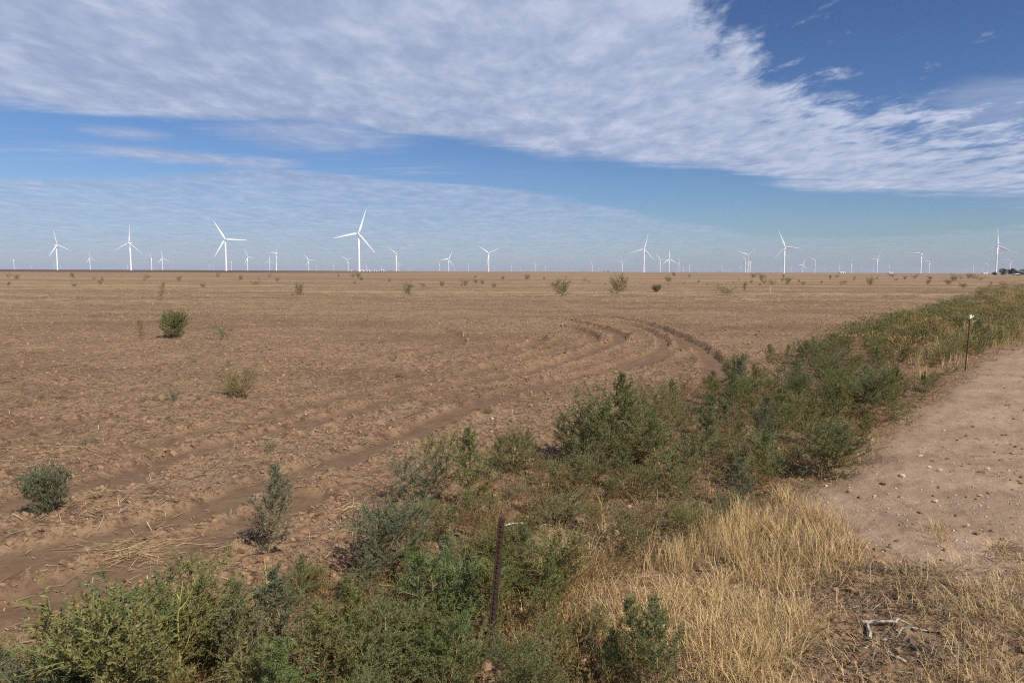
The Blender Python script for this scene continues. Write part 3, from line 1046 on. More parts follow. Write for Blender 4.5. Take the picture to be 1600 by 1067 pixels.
n = 2500
r = 17 * (165 / 17) ** rng.random(n)
a = rng.uniform(0.35, 0.85, n)
x, y = r * np.sin(a), r * np.cos(a)
sd = poly_sd(x, y, STRIP)
k = (sd > 0.1) & ((r > 24) | (rng.random(n) < (r - 17) / 7))
x, y, r = x[k], y[k], r[k]
n = len(x)
hh = rng.uniform(0.45, 1.15, n)
V, T, I = merge([coarse(i) for i in range(4)], rng.integers(0, 4, n), np.stack([x, y, ground_z(x, y)], 1), rot_mats(rng.uniform(0, 6.28, n), np.zeros(n), np.zeros(n)), np.stack([hh * 1.5, hh * 1.5, hh], 1))
t = rng.random((n, 1))
pc = np.array([[0.095, 0.11, 0.038]]) * (1 - t) + np.array([[0.19, 0.195, 0.075]]) * t
pc = np.where(rng.random((n, 1)) < 0.25, np.array([[0.30, 0.22, 0.10]]), pc)
tint = pc[I] * rng.uniform(0.7, 1.3, (len(I) // 4, 1)).repeat(4, 0)
tag(obj('far_undergrowth', new_mesh('far_undergrowth', V, T, M_LEAF, False, {'tint': tint})), 'far end of the green overgrown strip running to the horizon', None, None, 'stuff')

# low leaf litter and seedlings between the weeds
n = 30000
rr = 2.8 * (20 / 2.8) ** rng.random(n)
a = rng.uniform(-0.95, 0.75, n)
x, y = rr * np.sin(a), rr * np.cos(a)
sd = poly_sd(x, y, STRIP)
k = (sd + fbm(x, y, 1.5, 3) * 0.5 > 0.02) & (fbm(x + 9, y, 2.0, 3) > -0.12)
x, y = x[k], y[k]
n = len(x)
pv = np.array([(0, 0, 0), (0.5, 0.16, 0.1), (1, 0, 0), (0.5, -0.16, 0.1)])
sz = rng.uniform(0.012, 0.034, n)
loc = np.stack([x, y, ground_z(x, y) + rng.random(n) ** 2 * 0.10], 1)
V, T, I = merge([(pv, np.array([[0, 1, 2, 3]]))], np.zeros(n, int), loc, rot_mats(rng.uniform(0, 6.28, n), rng.normal(0, 0.5, n), rng.normal(-0.3, 0.6, n)), sz[:, None] * np.ones((1, 3)))
t = rng.random((n, 1))
pc = np.array([[0.13, 0.082, 0.036]]) * (1 - t) + np.array([[0.26, 0.18, 0.085]]) * t
pc = np.where(rng.random((n, 1)) < 0.28, np.array([[0.08, 0.09, 0.035]]), pc)
tag(obj('leaf_litter', new_mesh('leaf_litter', V, T, M_LEAF, False, {'tint': pc[I]})), 'brown leaf litter and tiny growth under the weeds', None, None, 'stuff')


# small growth filling the strip between the bigger weeds, and dead sprigs on the track
def sprig(seed, m, flat):
    r = np.random.default_rng(seed)
    t = r.random((m, 1))
    a = r.uniform(0, 6.28, (m, 1))
    B = np.hstack([np.cos(a), np.sin(a), np.zeros((m, 1))]) * t ** 0.7 * r.uniform(0.3, 1, (m, 1))
    B[:, 2:] = (r.random((m, 1)) * (1.1 - t)) * flat
    d = B * (1, 1, 0.3) + r.normal(0, 0.4, (m, 3)) + np.array([0, 0, 0.4])
    d /= np.linalg.norm(d, axis=1, keepdims=True)
    s_ = np.cross(d, r.normal(0, 1, (m, 3)))
    s_ /= np.linalg.norm(s_, axis=1, keepdims=True)
    L = r.uniform(0.10, 0.24, (m, 1))
    V = np.stack([B, B + d * L * 0.5 + s_ * 0.022, B + d * L, B + d * L * 0.5 - s_ * 0.022], 1).reshape(-1, 3)
    return V, np.arange(m * 4).reshape(-1, 4)


def sprigs(name, x, y, size, brown, label, hs=1.0):
    n = len(x)
    V, T, I = merge([sprig(i, 46, 1.1) for i in range(5)], rng.integers(0, 5, n), np.stack([x, y, ground_z(x, y) - 0.005], 1), rot_mats(rng.uniform(0, 6.28, n), np.zeros(n), np.zeros(n)), np.stack([size, size, size * hs], 1))
    t = rng.random((n, 1))
    g = np.array([[0.075, 0.09, 0.032]]) * (1 - t) + np.array([[0.16, 0.17, 0.065]]) * t
    b_ = np.array([[0.16, 0.095, 0.042]]) * (1 - t) + np.array([[0.30, 0.20, 0.09]]) * t
    pc = np.where(rng.random((n, 1)) < brown, b_, g)
    k_ = len(I) // 4
    tint = pc[I] * rng.uniform(0.65, 1.35, (k_, 1)).repeat(4, 0)
    tag(obj(name, new_mesh(name, V, T, M_LEAF, False, {'tint': tint})), label, None, None, 'stuff')


n = 13000
rr = 2.9 * (22 / 2.9) ** rng.random(n)
a = rng.uniform(-0.95, 0.75, n)
x, y = rr * np.sin(a), rr * np.cos(a)
sd = poly_sd(x, y, STRIP)
bare_ = np.min([np.hypot(x - c[0], y - c[1]) / s for c, s in SPARSE[:1]], axis=0)
k = (sd + fbm(x, y, 1.3, 3) * 0.5 > 0.05) & (bare_ > 0.8) & ~((np.abs(x + 0.07) < 0.08) & (y < 3.4))
x, y, rr = x[k], y[k], rr[k]
sprigs('undergrowth', x, y, rng.uniform(0.05, 0.13, len(x)), 0.55, 'small brown and green growth filling the strip under the weeds', 1.3)
n = 300
x, y, r = wedge_points(n, 5.0, 22, a0=18)
sd = poly_sd(x, y, PATH)
k = (sd > 0.1) & (rng.random(n) < np.clip(1.1 - sd / 1.6, 0.12, 1) * np.clip(0.5 + 3 * fbm(x, y, 0.9, 2), 0, 1))
sprigs('dead_sprigs', x[k], y[k], rng.uniform(0.04, 0.13, k.sum()), 0.93, 'flat dead brown sprigs lying on the pale track', 0.35)


# ------------------------------------------------------------------ dry grass
def grass_blades(x, y, h, lean, width, dirs=None):
    n = len(x)
    yaw = rng.uniform(0, 6.28, n) if dirs is None else dirs
    ca, sa = np.cos(yaw), np.sin(yaw)
    z0 = ground_z(x, y)
    prof = [(0.0, 0.0, 1.0), (0.4, 0.18, 0.9), (0.75, 0.55, 0.6), (1.0, 1.0, 0.0)]
    vs_ = []
    wa = yaw + rng.normal(1.57, 0.6, n)
    wx, wy = np.cos(wa), np.sin(wa)
    for zf, of, wf in prof:
        off = lean * h * of
        zz_ = z0 - 0.01 + h * zf * np.sqrt(np.maximum(0.04, 1 - (np.minimum(lean, 1.2) * 0.75 * of) ** 2))
        cx, cy_ = x + ca * off, y + sa * off
        if wf > 0:
            vs_.append(np.stack([cx + wx * width * wf * 0.5, cy_ + wy * width * wf * 0.5, zz_], 1))
            vs_.append(np.stack([cx - wx * width * wf * 0.5, cy_ - wy * width * wf * 0.5, zz_], 1))
        else:
            vs_.append(np.stack([cx, cy_, zz_], 1))
    V = np.stack(vs_, 1)
    f = np.array([(0, 1, 3), (0, 3, 2), (2, 3, 5), (2, 5, 4), (4, 5, 6)])
    T = (f[None] + (np.arange(n) * 7)[:, None, None]).reshape(-1, 3)
    t = rng.random((n, 1))
    C = np.array([[0.46, 0.315, 0.13]]) * (1 - t) + np.array([[0.78, 0.58, 0.275]]) * t
    C = np.where(rng.random((n, 1)) < 0.22, np.array([[0.27, 0.21, 0.13]]), C)
    return V.reshape(-1, 3), T, np.repeat(C, 7, 0)


def tuft_points(poly, n_tufts, per, spread, dens=None):
    P = np.array([at(*p) for p in poly])
    lo, hi = P.min(0), P.max(0)
    c = rng.uniform(lo, hi, (n_tufts * 6, 2))
    k = in_poly(c[:, 0], c[:, 1], P)
    if dens is not None:
        k &= rng.random(len(c)) < dens(c[:, 0], c[:, 1])
    c = c[k][:n_tufts]
    m = np.maximum(3, rng.poisson(per, len(c)))
    C = np.repeat(c, m, 0)
    o = rng.normal(0, spread, C.shape)
    return C + o, o, np.repeat(rng.random(len(c)), m)


parts = []


def stand(poly, nt, per, spread, h0, h1, lean, width, dens=None):
    p, o, tr = tuft_points(poly, nt, per, spread, dens)
    n = len(p)
    h = rng.uniform(h0, h1, n) * (0.65 + 0.6 * tr)
    d = np.arctan2(o[:, 1], o[:, 0]) + rng.normal(0, 0.7, n)
    ln = np.abs(rng.normal(lean, lean * 0.6, n)) + 0.05
    parts.append(grass_blades(p[:, 0], p[:, 1], h, ln, width * rng.uniform(0.7, 1.3, n), d))


patchy = lambda x, y: np.clip(0.5 + 2.2 * fbm(x, y, 1.6, 3), 0.03, 1)
# tall stand beside the track, then the thinner trampled grass at the lower right
stand([(1170, 800), (1215, 775), (1330, 830), (1345, 880), (1290, 930), (1180, 935), (1120, 900)], 210, 20, 0.036, 0.06, 0.20, 0.5, 0.0032, patchy)
stand([(930, 1130), (960, 990), (1080, 930), (1180, 900), (1290, 930), (1270, 1000), (1230, 1067), (1220, 1150)], 360, 19, 0.045, 0.04, 0.18, 0.75, 0.0029, patchy)
stand([(1040, 900), (1080, 830), (1180, 800), (1180, 900)], 70, 24, 0.03, 0.12, 0.28, 0.25, 0.0026)
stand([(1200, 1150), (1240, 930), (1340, 880), (1480, 890), (1600, 850), (1720, 860), (1760, 1150)], 230, 12, 0.045, 0.05, 0.14, 0.95, 0.0024, patchy)
stand([(1480, 1010), (1500, 930), (1600, 880), (1720, 880), (1760, 1100), (1500, 1120)], 95, 15, 0.045, 0.05, 0.15, 0.7, 0.0024, patchy)
stand([(1430, 850), (1450, 830), (1490, 838), (1485, 860)], 9, 22, 0.03, 0.06, 0.14, 0.5, 0.0024)
stand([(1255, 668), (1275, 668), (1275, 680), (1255, 680)], 4, 26, 0.03, 0.2, 0.36, 0.25, 0.003)
stand([(840, 1100), (780, 1000), (760, 880), (900, 830), (1100, 830), (1080, 930), (960, 1060)], 190, 16, 0.04, 0.06, 0.20, 0.6, 0.0026, patchy)
stand([(620, 800), (700, 720), (900, 780), (1180, 700), (1180, 800), (900, 860)], 60, 12, 0.03, 0.06, 0.18, 0.5, 0.0026)
stand([(1180, 780), (1330, 690), (1420, 640), (1440, 655), (1350, 740), (1250, 800)], 60, 12, 0.03, 0.06, 0.18, 0.5, 0.0026, patchy)
# pale grass far along the track
stand([(1440, 535), (1600, 520), (1660, 520), (1680, 545), (1600, 540), (1540, 552), (1460, 556)], 170, 16, 0.06, 0.25, 0.55, 0.25, 0.006)
stand([(1560, 462), (1620, 450), (1700, 455), (1700, 500), (1600, 492)], 500, 10, 0.12, 0.3, 0.7, 0.25, 0.012)
stand([(1380, 560), (1500, 545), (1520, 580), (1420, 600)], 50, 12, 0.05, 0.15, 0.4, 0.3, 0.005)
off = 0
V, T, C = [], [], []
for v, t, c in parts:
    V.append(v)
    T.append(t + off)
    C.append(c)
    off += len(v)
tag(obj('dry_grass', new_mesh('dry_grass', np.vstack(V), np.vstack(T), M_GRASS, False, {'tint': np.vstack(C)})), 'golden dry grass standing along the pale track', None, None, 'stuff')


# flattened grey-brown thatch under the grass at the lower right
Pq = np.array([at(*q) for q in [(1000, 1150), (1080, 900), (1230, 800), (1340, 880), (1480, 890), (1600, 850), (1740, 860), (1780, 1150)]])
c_ = rng.uniform(Pq.min(0), Pq.max(0), (16000, 2))
c_ = c_[in_poly(c_[:, 0], c_[:, 1], Pq)]
c_ = c_[rng.random(len(c_)) < np.clip(0.42 + 2.0 * fbm(c_[:, 0], c_[:, 1], 2.1, 3), 0.04, 1)]
V, T, C = scatter_straw(c_[:, 0], c_[:, 1], 0.03 + 0.13 * rng.random(len(c_)) ** 2, 0.0016 + 0.003 * rng.random(len(c_)), 0.008 + 0.03 * rng.random(len(c_)) ** 2, 0.28 * np.ones(len(c_)))
g_ = (rng.random((len(c_), 1)) ** 1.5 * 0.85 + 0.15).repeat(9, 0)
tag(obj('grass_thatch', new_mesh('grass_thatch', V, T, M_STRAW, False, {'tint': C * g_ * np.array([[0.9, 0.92, 1.0]])})), 'flattened grey-brown dead thatch under the dry grass', None, None, 'stuff')


# ------------------------------------------------------------------ posts
def build(name, V, Fc, mat, parent=None, smooth=False, **kw):
    return obj(name, new_mesh(name, V, [tuple(int(i) for i in f) for f in Fc], mat, smooth), parent, **kw)


def extrude_profile(prof, z0, z1):
    n = len(prof)
    V = [(p[0], p[1], z0) for p in prof] + [(p[0], p[1], z1) for p in prof]
    Fc = [(i, (i + 1) % n, n + (i + 1) % n, n + i) for i in range(n)] + [tuple(range(n))[::-1], tuple(range(n, 2 * n))]
    return V, Fc


def box(x0, x1, y0, y1, z0, z1):
    return extrude_profile([(x0, y0), (x1, y0), (x1, y1), (x0, y1)], z0, z1)


STUD = new_mesh('stud', *box(-0.006, 0.006, -0.011, -0.002, -0.004, 0.007), M_RUST)
base = at(764, 1030)
top_len = 0.70
e = obj('fence_post', None, None, (base[0], base[1], zat(base)), (math.radians(-1), math.radians(5.6), 0.35))
tag(e, 'rusty studded steel fence post standing bare in the foreground weeds', 'post')
prof = [(-0.016, -0.004), (0.016, -0.004), (0.016, 0.0), (0.0035, 0.001), (0.0035, 0.026), (-0.0035, 0.026), (-0.0035, 0.001), (-0.016, 0.0)]
build('shaft', *extrude_profile(prof, -0.4, top_len), M_RUST, e)
for i in range(26):
    obj('stud', STUD, e, (0, 0, 0.03 + i * 0.0255))

base2 = at(1508, 580)
h2 = px_h(base2, 72)
e = obj('marker_post', None, None, (base2[0], base2[1], zat(base2)), (0, math.radians(1.5), 0))
tag(e, 'thin dark wire post with a white cap beside the pale track', 'post')
build('rod', *tube_pts([(0, 0, -0.3), (0, 0, h2 * 0.5), (0, 0, h2)], 0.011, 0.010, 6), M_RUST, e)
V, Fc = tube_pts([(0, 0, h2 - 0.05), (0, 0, h2 - 0.02), (0, 0, h2 + 0.02), (0, 0, h2 + 0.03)], 0.022, 0.019, 8)
build('cap', V, [tuple(f) for f in Fc] + [tuple(range(8)), tuple(range(24, 32))], M_PLAST, e)
V, Fc = tube_pts([(0.02, 0, h2 - 0.02), (0.05, 0, h2 - 0.01), (0.07, 0, h2 + 0.008)], 0.012, 0.008, 6)
build('clip', V, Fc, M_PLAST, e)


# bare yellow-green stems standing up out of the foreground weeds
def bare_stem(px, py, hp, label):
    p = at(px, py)
    h = px_h(p, hp)
    e = obj('leafless_weed', None, None, (p[0], p[1], zat(p)), (0, rng.normal(0, 0.1), rng.uniform(0, 6.28)))
    tag(e, label, 'weed', 'bare yellow stems in the foreground weeds')
    me_parts = [(np.array([(0, 0, -0.05), (0.01, 0.006, h * 0.35), (-0.004, 0.012, h * 0.7), (0.012, 0.01, h)]), 0.0055, 0.0025, 'stem')]
    for k in range(7):
        t = 0.3 + 0.65 * k / 7
        a = k * 2.4 + rng.random()
        L = h * 0.32 * (1.15 - t)
        b0 = np.array((0.0, 0.008, h * t))
        me_parts.append((np.array([b0, b0 + L * 0.5 * np.array((math.cos(a), math.sin(a), 0.9)), b0 + L * np.array((math.cos(a) * 0.9, math.sin(a) * 0.9, 1.2))]), 0.003, 0.001, 'side_branch'))
    for P, r0, r1, nm in me_parts:
        v, f = tube_pts(P, r0, r1, 5)
        obj(nm, new_mesh(nm, v, f, M_STEM, True, {'tint': np.tile((0.36, 0.31, 0.085), (len(v), 1)) * rng.uniform(0.85, 1.15)}), e)


bare_stem(275, 1090, 160, 'bare yellow branching stem low in the foreground weeds at left')
bare_stem(422, 985, 105, 'bare yellow stem below the lone upright weed')
bare_stem(630, 1030, 75, 'short bare yellow-green stem left of the rusty post')


# ------------------------------------------------------------------ stalks, branches, stones
def stick(name, pts, r0, r1, mat, label, cat, group=None, sides=6, tint=None, parent=None, kink=0.0):
    pts = np.array(pts, float)
    me_v, me_f = tube_pts(pts, r0, r1, sides)
    n = len(pts)
    fc = [tuple(int(i) for i in f) for f in me_f] + [tuple(range(sides))[::-1], tuple(range((n - 1) * sides, n * sides))]
    me_ = new_mesh(name, me_v, fc, mat, False, None if tint is None else {'tint': np.tile(tint, (len(me_v), 1))})
    o = obj(name, me_, parent)
    if label:
        tag(o, label, cat, group)
    return o


def lying(px0, px1, n=6, lift=0.012, wig=0.012, arch=0.0):
    a, b = at(*px0), at(*px1)
    out = []
    for i in range(n):
        t = i / (n - 1)
        p = a + (b - a) * t + rng.normal(0, wig, 2) * (0 < i < n - 1)
        out.append((p[0], p[1], zat(p) + lift + arch * math.sin(math.pi * t)))
    return out


def bundle(px, py, length, n, yaw, spread, label, fan_=0.25):
    p = at(px, py)
    e = obj('stalk_bundle', None, None, (p[0], p[1], zat(p)))
    tag(e, label, 'straw', 'bundles of dry stalks lying on the field')
    protos = []
    for k in range(8):
        pts = np.array([(-0.5, 0, -0.02), (-0.22, rng.normal(0, 0.025), 0.02), (0.12, rng.normal(0, 0.03), rng.normal(0.02, 0.02)), (0.5, rng.normal(0, 0.045), rng.normal(0, 0.04))])
        v, f = tube_pts(pts, 0.5, 0.3, 4)
        v = np.array(v)
        c = np.repeat(pts, 4, 0)
        v = c + (v - c) * 0.010
        t = rng.random()
        tint = np.array((0.20, 0.135, 0.068)) * (1 - t) + np.array((0.52, 0.38, 0.19)) * t
        protos.append(new_mesh('stalk', v, f, M_STRAW, False, {'tint': np.tile(tint, (len(v), 1))}))
    for i in range(int(n * 1.5)):
        s = length * (0.22 + 0.68 * rng.random() ** 1.3)
        th = 0.15 + 0.5 * rng.random() ** 2
        ox, oy = rng.normal(0, spread * 1.6), rng.normal(0, spread)
        c, q = math.cos(yaw), math.sin(yaw)
        lx, ly = c * ox - q * oy, q * ox + c * oy
        zz = zat((p[0] + lx, p[1] + ly)) - e.location.z
        obj('stalk', protos[i % 8], e, (lx, ly, zz + 0.004 + 0.035 * rng.random()), (0, rng.normal(0, 0.20), yaw + rng.normal(0, fan_ * 1.3) + (rng.random() < 0.2) * rng.uniform(0, 3)), (s, th, th))
    return e


bundle(205, 868, 0.62, 44, 0.35, 0.085, 'largest heap of dry yellow stalks, beside the foreground weeds')
bundle(150, 800, 0.46, 16, 0.55, 0.07, 'loose fan of dry stalks right of the low round thistle', 0.5)
bundle(232, 812, 0.25, 9, 0.2, 0.05, 'small scrap of dry stalks right of the loose fan', 0.6)
bundle(555, 803, 0.30, 18, 0.65, 0.022, 'tight sheaf of pale straw above the foreground weeds', 0.10)
bundle(442, 745, 0.2, 9, 1.0, 0.02, 'star shaped crown of dry stalks above the lone upright weed', 1.2)
bundle(90, 712, 0.55, 14, 0.1, 0.10, 'thin spread of dry stalks near the left edge, above the thistle', 0.3)
bundle(30, 730, 0.5, 12, 0.2, 0.10, 'sparse dry stalks at the left edge', 0.5)
bundle(310, 672, 0.6, 16, 0.5, 0.12, 'forked dry stalks in the ruts below the loose pale green weed', 0.7)
bundle(150, 622, 0.5, 14, -0.5, 0.10, 'dry stalks among ruts left of the loose pale green weed', 0.6)
bundle(395, 655, 0.9, 8, 0.25, 0.18, 'long scattered dry stems below the loose pale green weed', 0.35)
bundle(655, 612, 0.45, 10, 0.8, 0.05, 'upright fork of dry stalks on the inner ruts', 0.9)
bundle(600, 625, 0.5, 12, 0.3, 0.12, 'dry stalks on the inner ruts, left of the upright fork', 0.7)
bundle(545, 452, 3.0, 60, 0.05, 0.8, 'pale line of standing straw far out below the tallest turbine', 0.5)
bundle(430, 530, 0.9, 5, 0.9, 0.04, 'single bent pale stalk right of the flat green weed', 0.3)
bundle(305, 530, 0.9, 8, 0.0, 0.2, 'pale stalks lying at the foot of the round dark green bush', 0.2)
bundle(35, 550, 0.9, 10, 0.0, 0.25, 'pale stalks lying on dark soil at the far left edge', 0.3)
for px, py, hp, lab in [(1123, 455, 7, 'pale corn stub upright left of the flat weed mat'), (1203, 458, 9, 'pale broken corn stub upright on the right half of the field'), (724, 525, 8, 'short pale stub upright beside the faint inner rut'), (799, 652, 9, 'short pale stub upright just above the weed clump')]:
    p = at(px, py)
    z = zat(p)
    h = px_h(p, hp)
    stick('corn_stub', [(p[0], p[1], z - 0.05), (p[0] + 0.01, p[1], z + h * 0.5), (p[0] + h * 0.12, p[1], z + h)], h * 0.07, h * 0.05, M_STRAW, lab, 'stalk', 'corn stubs left standing on the field', 6, (0.58, 0.45, 0.27))

stick('dead_branch', lying((1345, 985), (1425, 985), 9, 0.018, 0.008, 0.012), 0.010, 0.006, M_WOOD, 'thick bleached white branch lying on trampled soil amid dry grass', 'branch')
stick('dead_branch', lying((1418, 985), (1475, 993), 6, 0.010, 0.006), 0.006, 0.003, M_WOOD, 'thin bleached branch running right from the thick white one', 'branch')
stick('dead_branch', lying((1335, 1020), (1420, 988), 8, 0.004, 0.008), 0.009, 0.005, M_WOOD, 'flat grey branch lying slanted below the thick white one', 'branch')
stick('dead_branch', lying((1355, 985), (1358, 1006), 4, 0.02, 0.003), 0.010, 0.011, M_WOOD, 'short bleached stub at the left end of the thick white branch', 'branch')
stick('dead_branch', lying((1385, 1033), (1415, 1045), 5, 0.015, 0.006), 0.012, 0.008, M_WOOD, 'knobbly bleached stick at the bottom of the photo below the slanted branch', 'branch')
stick('dead_branch', lying((1240, 975), (1252, 990), 4, 0.02, 0.004), 0.008, 0.006, M_WOOD, 'short bleached stick among dry grass left of the white branches', 'branch')
stick('dead_branch', lying((1272, 890), (1290, 893), 4, 0.02, 0.003), 0.007, 0.006, M_WOOD, 'small white stick behind the tall yellow grass', 'branch')
p = at(1350, 898)
z = zat(p)
stick('dead_branch', [(p[0], p[1], z - 0.03), (p[0] + 0.025, p[1], z + 0.05), (p[0] + 0.05, p[1] + 0.01, z + 0.085)], 0.006, 0.005, M_POLE, 'short dark twig poking up from the soil beside tall yellow grass', 'branch')
stick('dead_branch', lying((1428, 945), (1490, 965), 6, 0.006, 0.008), 0.012, 0.009, M_POLE, 'dark rotten branch half sunk in the soil right of the white branches', 'branch')
stick('dead_branch', lying((1408, 890), (1422, 905), 5, 0.008, 0.004), 0.010, 0.008, M_POLE, 'dark short log on soil at the border of the grass', 'branch')
stick('dead_branch', lying((1422, 1005), (1440, 1045), 6, 0.01, 0.006), 0.011, 0.007, M_POLE, 'dark curved root beside the white branches', 'branch')
stick('white_stick', lying((790, 829), (818, 826), 4, 0.02, 0.002), 0.006, 0.005, M_PLAST, 'white stick lying right of the top of the rusty post', 'stick')
stick('white_stick', lying((842, 834), (862, 828), 4, 0.014, 0.002), 0.005, 0.004, M_WOOD, 'pale stick on bare soil right of the white stick', 'stick')
stick('white_stick', lying((683, 829), (696, 828), 4, 0.02, 0.002), 0.005, 0.005, M_WOOD, 'pale stick under weeds left of the rusty post', 'stick')

STONES = [new_mesh('stone', *(lambda q: (q[0], q[1]))(ico_lump(60 + i, 0.7, 0.18)), M_STONE) for i in range(4)]
for m_ in STONES:
    pass
for i, (px, py, d, lab) in enumerate([
        (769, 657, 6, 'pale stone at the outer rut above the weed clump'), (768, 683, 5, 'small pale stone at the weed edge below the outer rut'),
        (478, 646, 4, 'round white pebble in the middle of the ruts'), (443, 692, 4, 'small white pebble on the ruts below the middle one'),
        (33, 1021, 6, 'white stone beside the foreground weeds at lower left'), (141, 945, 4, 'white pebble on the rut at lower left'),
        (1330, 667, 7, 'white stone on the far part of the track, near its weed edge'), (1290, 752, 7, 'white stone at the weed edge of the track'),
        (1291, 763, 6, 'pale stone just below the white one at the weed edge'), (1437, 718, 7, 'pale stone upper middle on the track'),
        (1408, 758, 9, 'whitish stone with dark shadow in the middle of the track'), (1451, 742, 7, 'tan stone in the middle of the track'),
        (1468, 746, 7, 'tan stone beside the other tan stone on the track'), (1461, 791, 7, 'pale stone below the tan pair on the track'),
        (1530, 786, 6, 'pale stone at the right of the track, below dark clods'), (1383, 892, 9, 'white stone at the border of the dry grass'),
        (1512, 829, 5, 'small white stone beside a grass tuft on the track'), (1366, 784, 5, 'small pale stone on the left part of the track'),
        (1543, 738, 6, 'white stone among dark clods at the right edge'), (1475, 672, 5, 'pale stone far up the track')]):
    p = at(px, py)
    s = px_h(p, d) * 0.48
    o = obj('stone', STONES[i % 4], None, (p[0], p[1], zat(p) + s * 0.25), (0.1, 0.2, random.uniform(0, 6)), (s * 1.2, s, s))
    tag(o, lab, 'stone', 'pale stones on the ground')

# dark clods and dung-like lumps along the right of the track
n = 330
cx = [at(*q) for q in [(1560, 690), (1545, 735), (1560, 750), (1590, 765), (1570, 705), (1500, 830), (1545, 800), (1575, 590), (1590, 640), (1590, 910), (1385, 935)]]
w_ = rng.integers(0, len(cx), n)
xy = np.array(cx)[w_] + rng.normal(0, 0.26, (n, 2)) * (1, 0.9)
sz = 0.004 + 0.018 * rng.random(n) ** 3
V, T, I = merge([ico_lump(80 + i, 0.6, 0.35) for i in range(5)], rng.integers(0, 5, n), np.stack([xy[:, 0], xy[:, 1], ground_z(xy[:, 0], xy[:, 1]) + sz * 0.2], 1), rot_mats(rng.uniform(0, 6.28, n), rng.normal(0, 0.4, n), rng.normal(0, 0.4, n)), sz[:, None] * rng.uniform(0.6, 1.5, (n, 3)))
tint = rng.uniform(0.55, 1.15, (n, 1)) * np.array([[1, 0.97, 0.95]])
tag(obj('dark_clods', new_mesh('dark_clods', V, T, M_CLOD, False, {'tint': tint[I]})), 'dark crumbled clods at the right of the pale track', None, None, 'stuff')

# ------------------------------------------------------------------ wind turbines
HUB = 80.0
BL = 54.0


def lathe(prof, seg, axis='z'):
    V, Fc = [], []
    for (rr_, zz_) in prof:
        for k in range(seg):
            t = 2 * math.pi * k / seg
            if axis == 'z':
                V.append((rr_ * math.cos(t), rr_ * math.sin(t), zz_))
            else:
                V.append((rr_ * math.cos(t), -zz_, rr_ * math.sin(t)))
    for i in range(len(prof) - 1):
        for k in range(seg):
            a, b = i * seg + k, i * seg + (k + 1) % seg
            Fc.append((a, b, b + seg, a + seg))
    Fc.append(tuple(range(seg))[::-1])
    Fc.append(tuple(range((len(prof) - 1) * seg, len(prof) * seg)))
    return V, Fc


tower_me = new_mesh('tower', *lathe([(2.4, -1), (2.35, 0), (2.2, 20), (1.95, 45), (1.6, HUB - 2.2)], 20), M_WHITE, True)
V, Fc = [], []
secs = [(-3.2, 1.2, 1.3), (-2.6, 1.7, 1.8), (2.0, 1.8, 2.0), (6.6, 1.6, 1.8), (7.6, 1.2, 1.3)]
for (yy, hw, hh_) in secs:
    for (ux, uz) in ((-1, -0.7), (-0.7, -1), (0.7, -1), (1, -0.7), (1, 0.7), (0.7, 1), (-0.7, 1), (-1, 0.7)):
        V.append((ux * hw, yy, uz * hh_))
for i in range(4):
    for k in range(8):
        a, b = i * 8 + k, i * 8 + (k + 1) % 8
        Fc.append((a, b, b + 8, a + 8))
Fc += [tuple(range(8))[::-1], tuple(range(32, 40))]
nac_me = new_mesh('nacelle', V, Fc, M_WHITE)
hub_me = new_mesh('hub', *lathe([(1.4, 3.0), (1.75, 4.0), (1.6, 5.2), (1.0, 6.2), (0.3, 6.6)], 14, 'y'), M_WHITE, True)
V, Fc = [], []
bs = [(0.8, 1.0, 1.0, 0), (3.0, 1.05, 0.9, 10), (7.0, 1.9, 0.55, 16), (11, 2.05, 0.42, 13), (22, 1.5, 0.28, 7), (34, 1.05, 0.18, 3), (46, 0.65, 0.10, 1), (52.5, 0.35, 0.06, 0), (BL, 0.08, 0.03, 0)]
for (zz_, ch, th, tw) in bs:
    for k in range(8):
        t = 2 * math.pi * k / 8
        ch = ch * 1.3 if k == 0 and zz_ > 5 else ch
        u, v = ch * math.cos(t) + (0.25 * ch if ch > 1.2 else 0), th * math.sin(t)
        c, s = math.cos(math.radians(tw)), math.sin(math.radians(tw))
        V.append((u * c - v * s, u * s + v * c, zz_))
for i in range(len(bs) - 1):
    for k in range(8):
        a, b = i * 8 + k, i * 8 + (k + 1) % 8
        Fc.append((a, b, b + 8, a + 8))
Fc += [tuple(range(8))[::-1], tuple(range((len(bs) - 1) * 8, len(bs) * 8))]
blade_me = new_mesh('blade', V, Fc, M_WHITE, True)

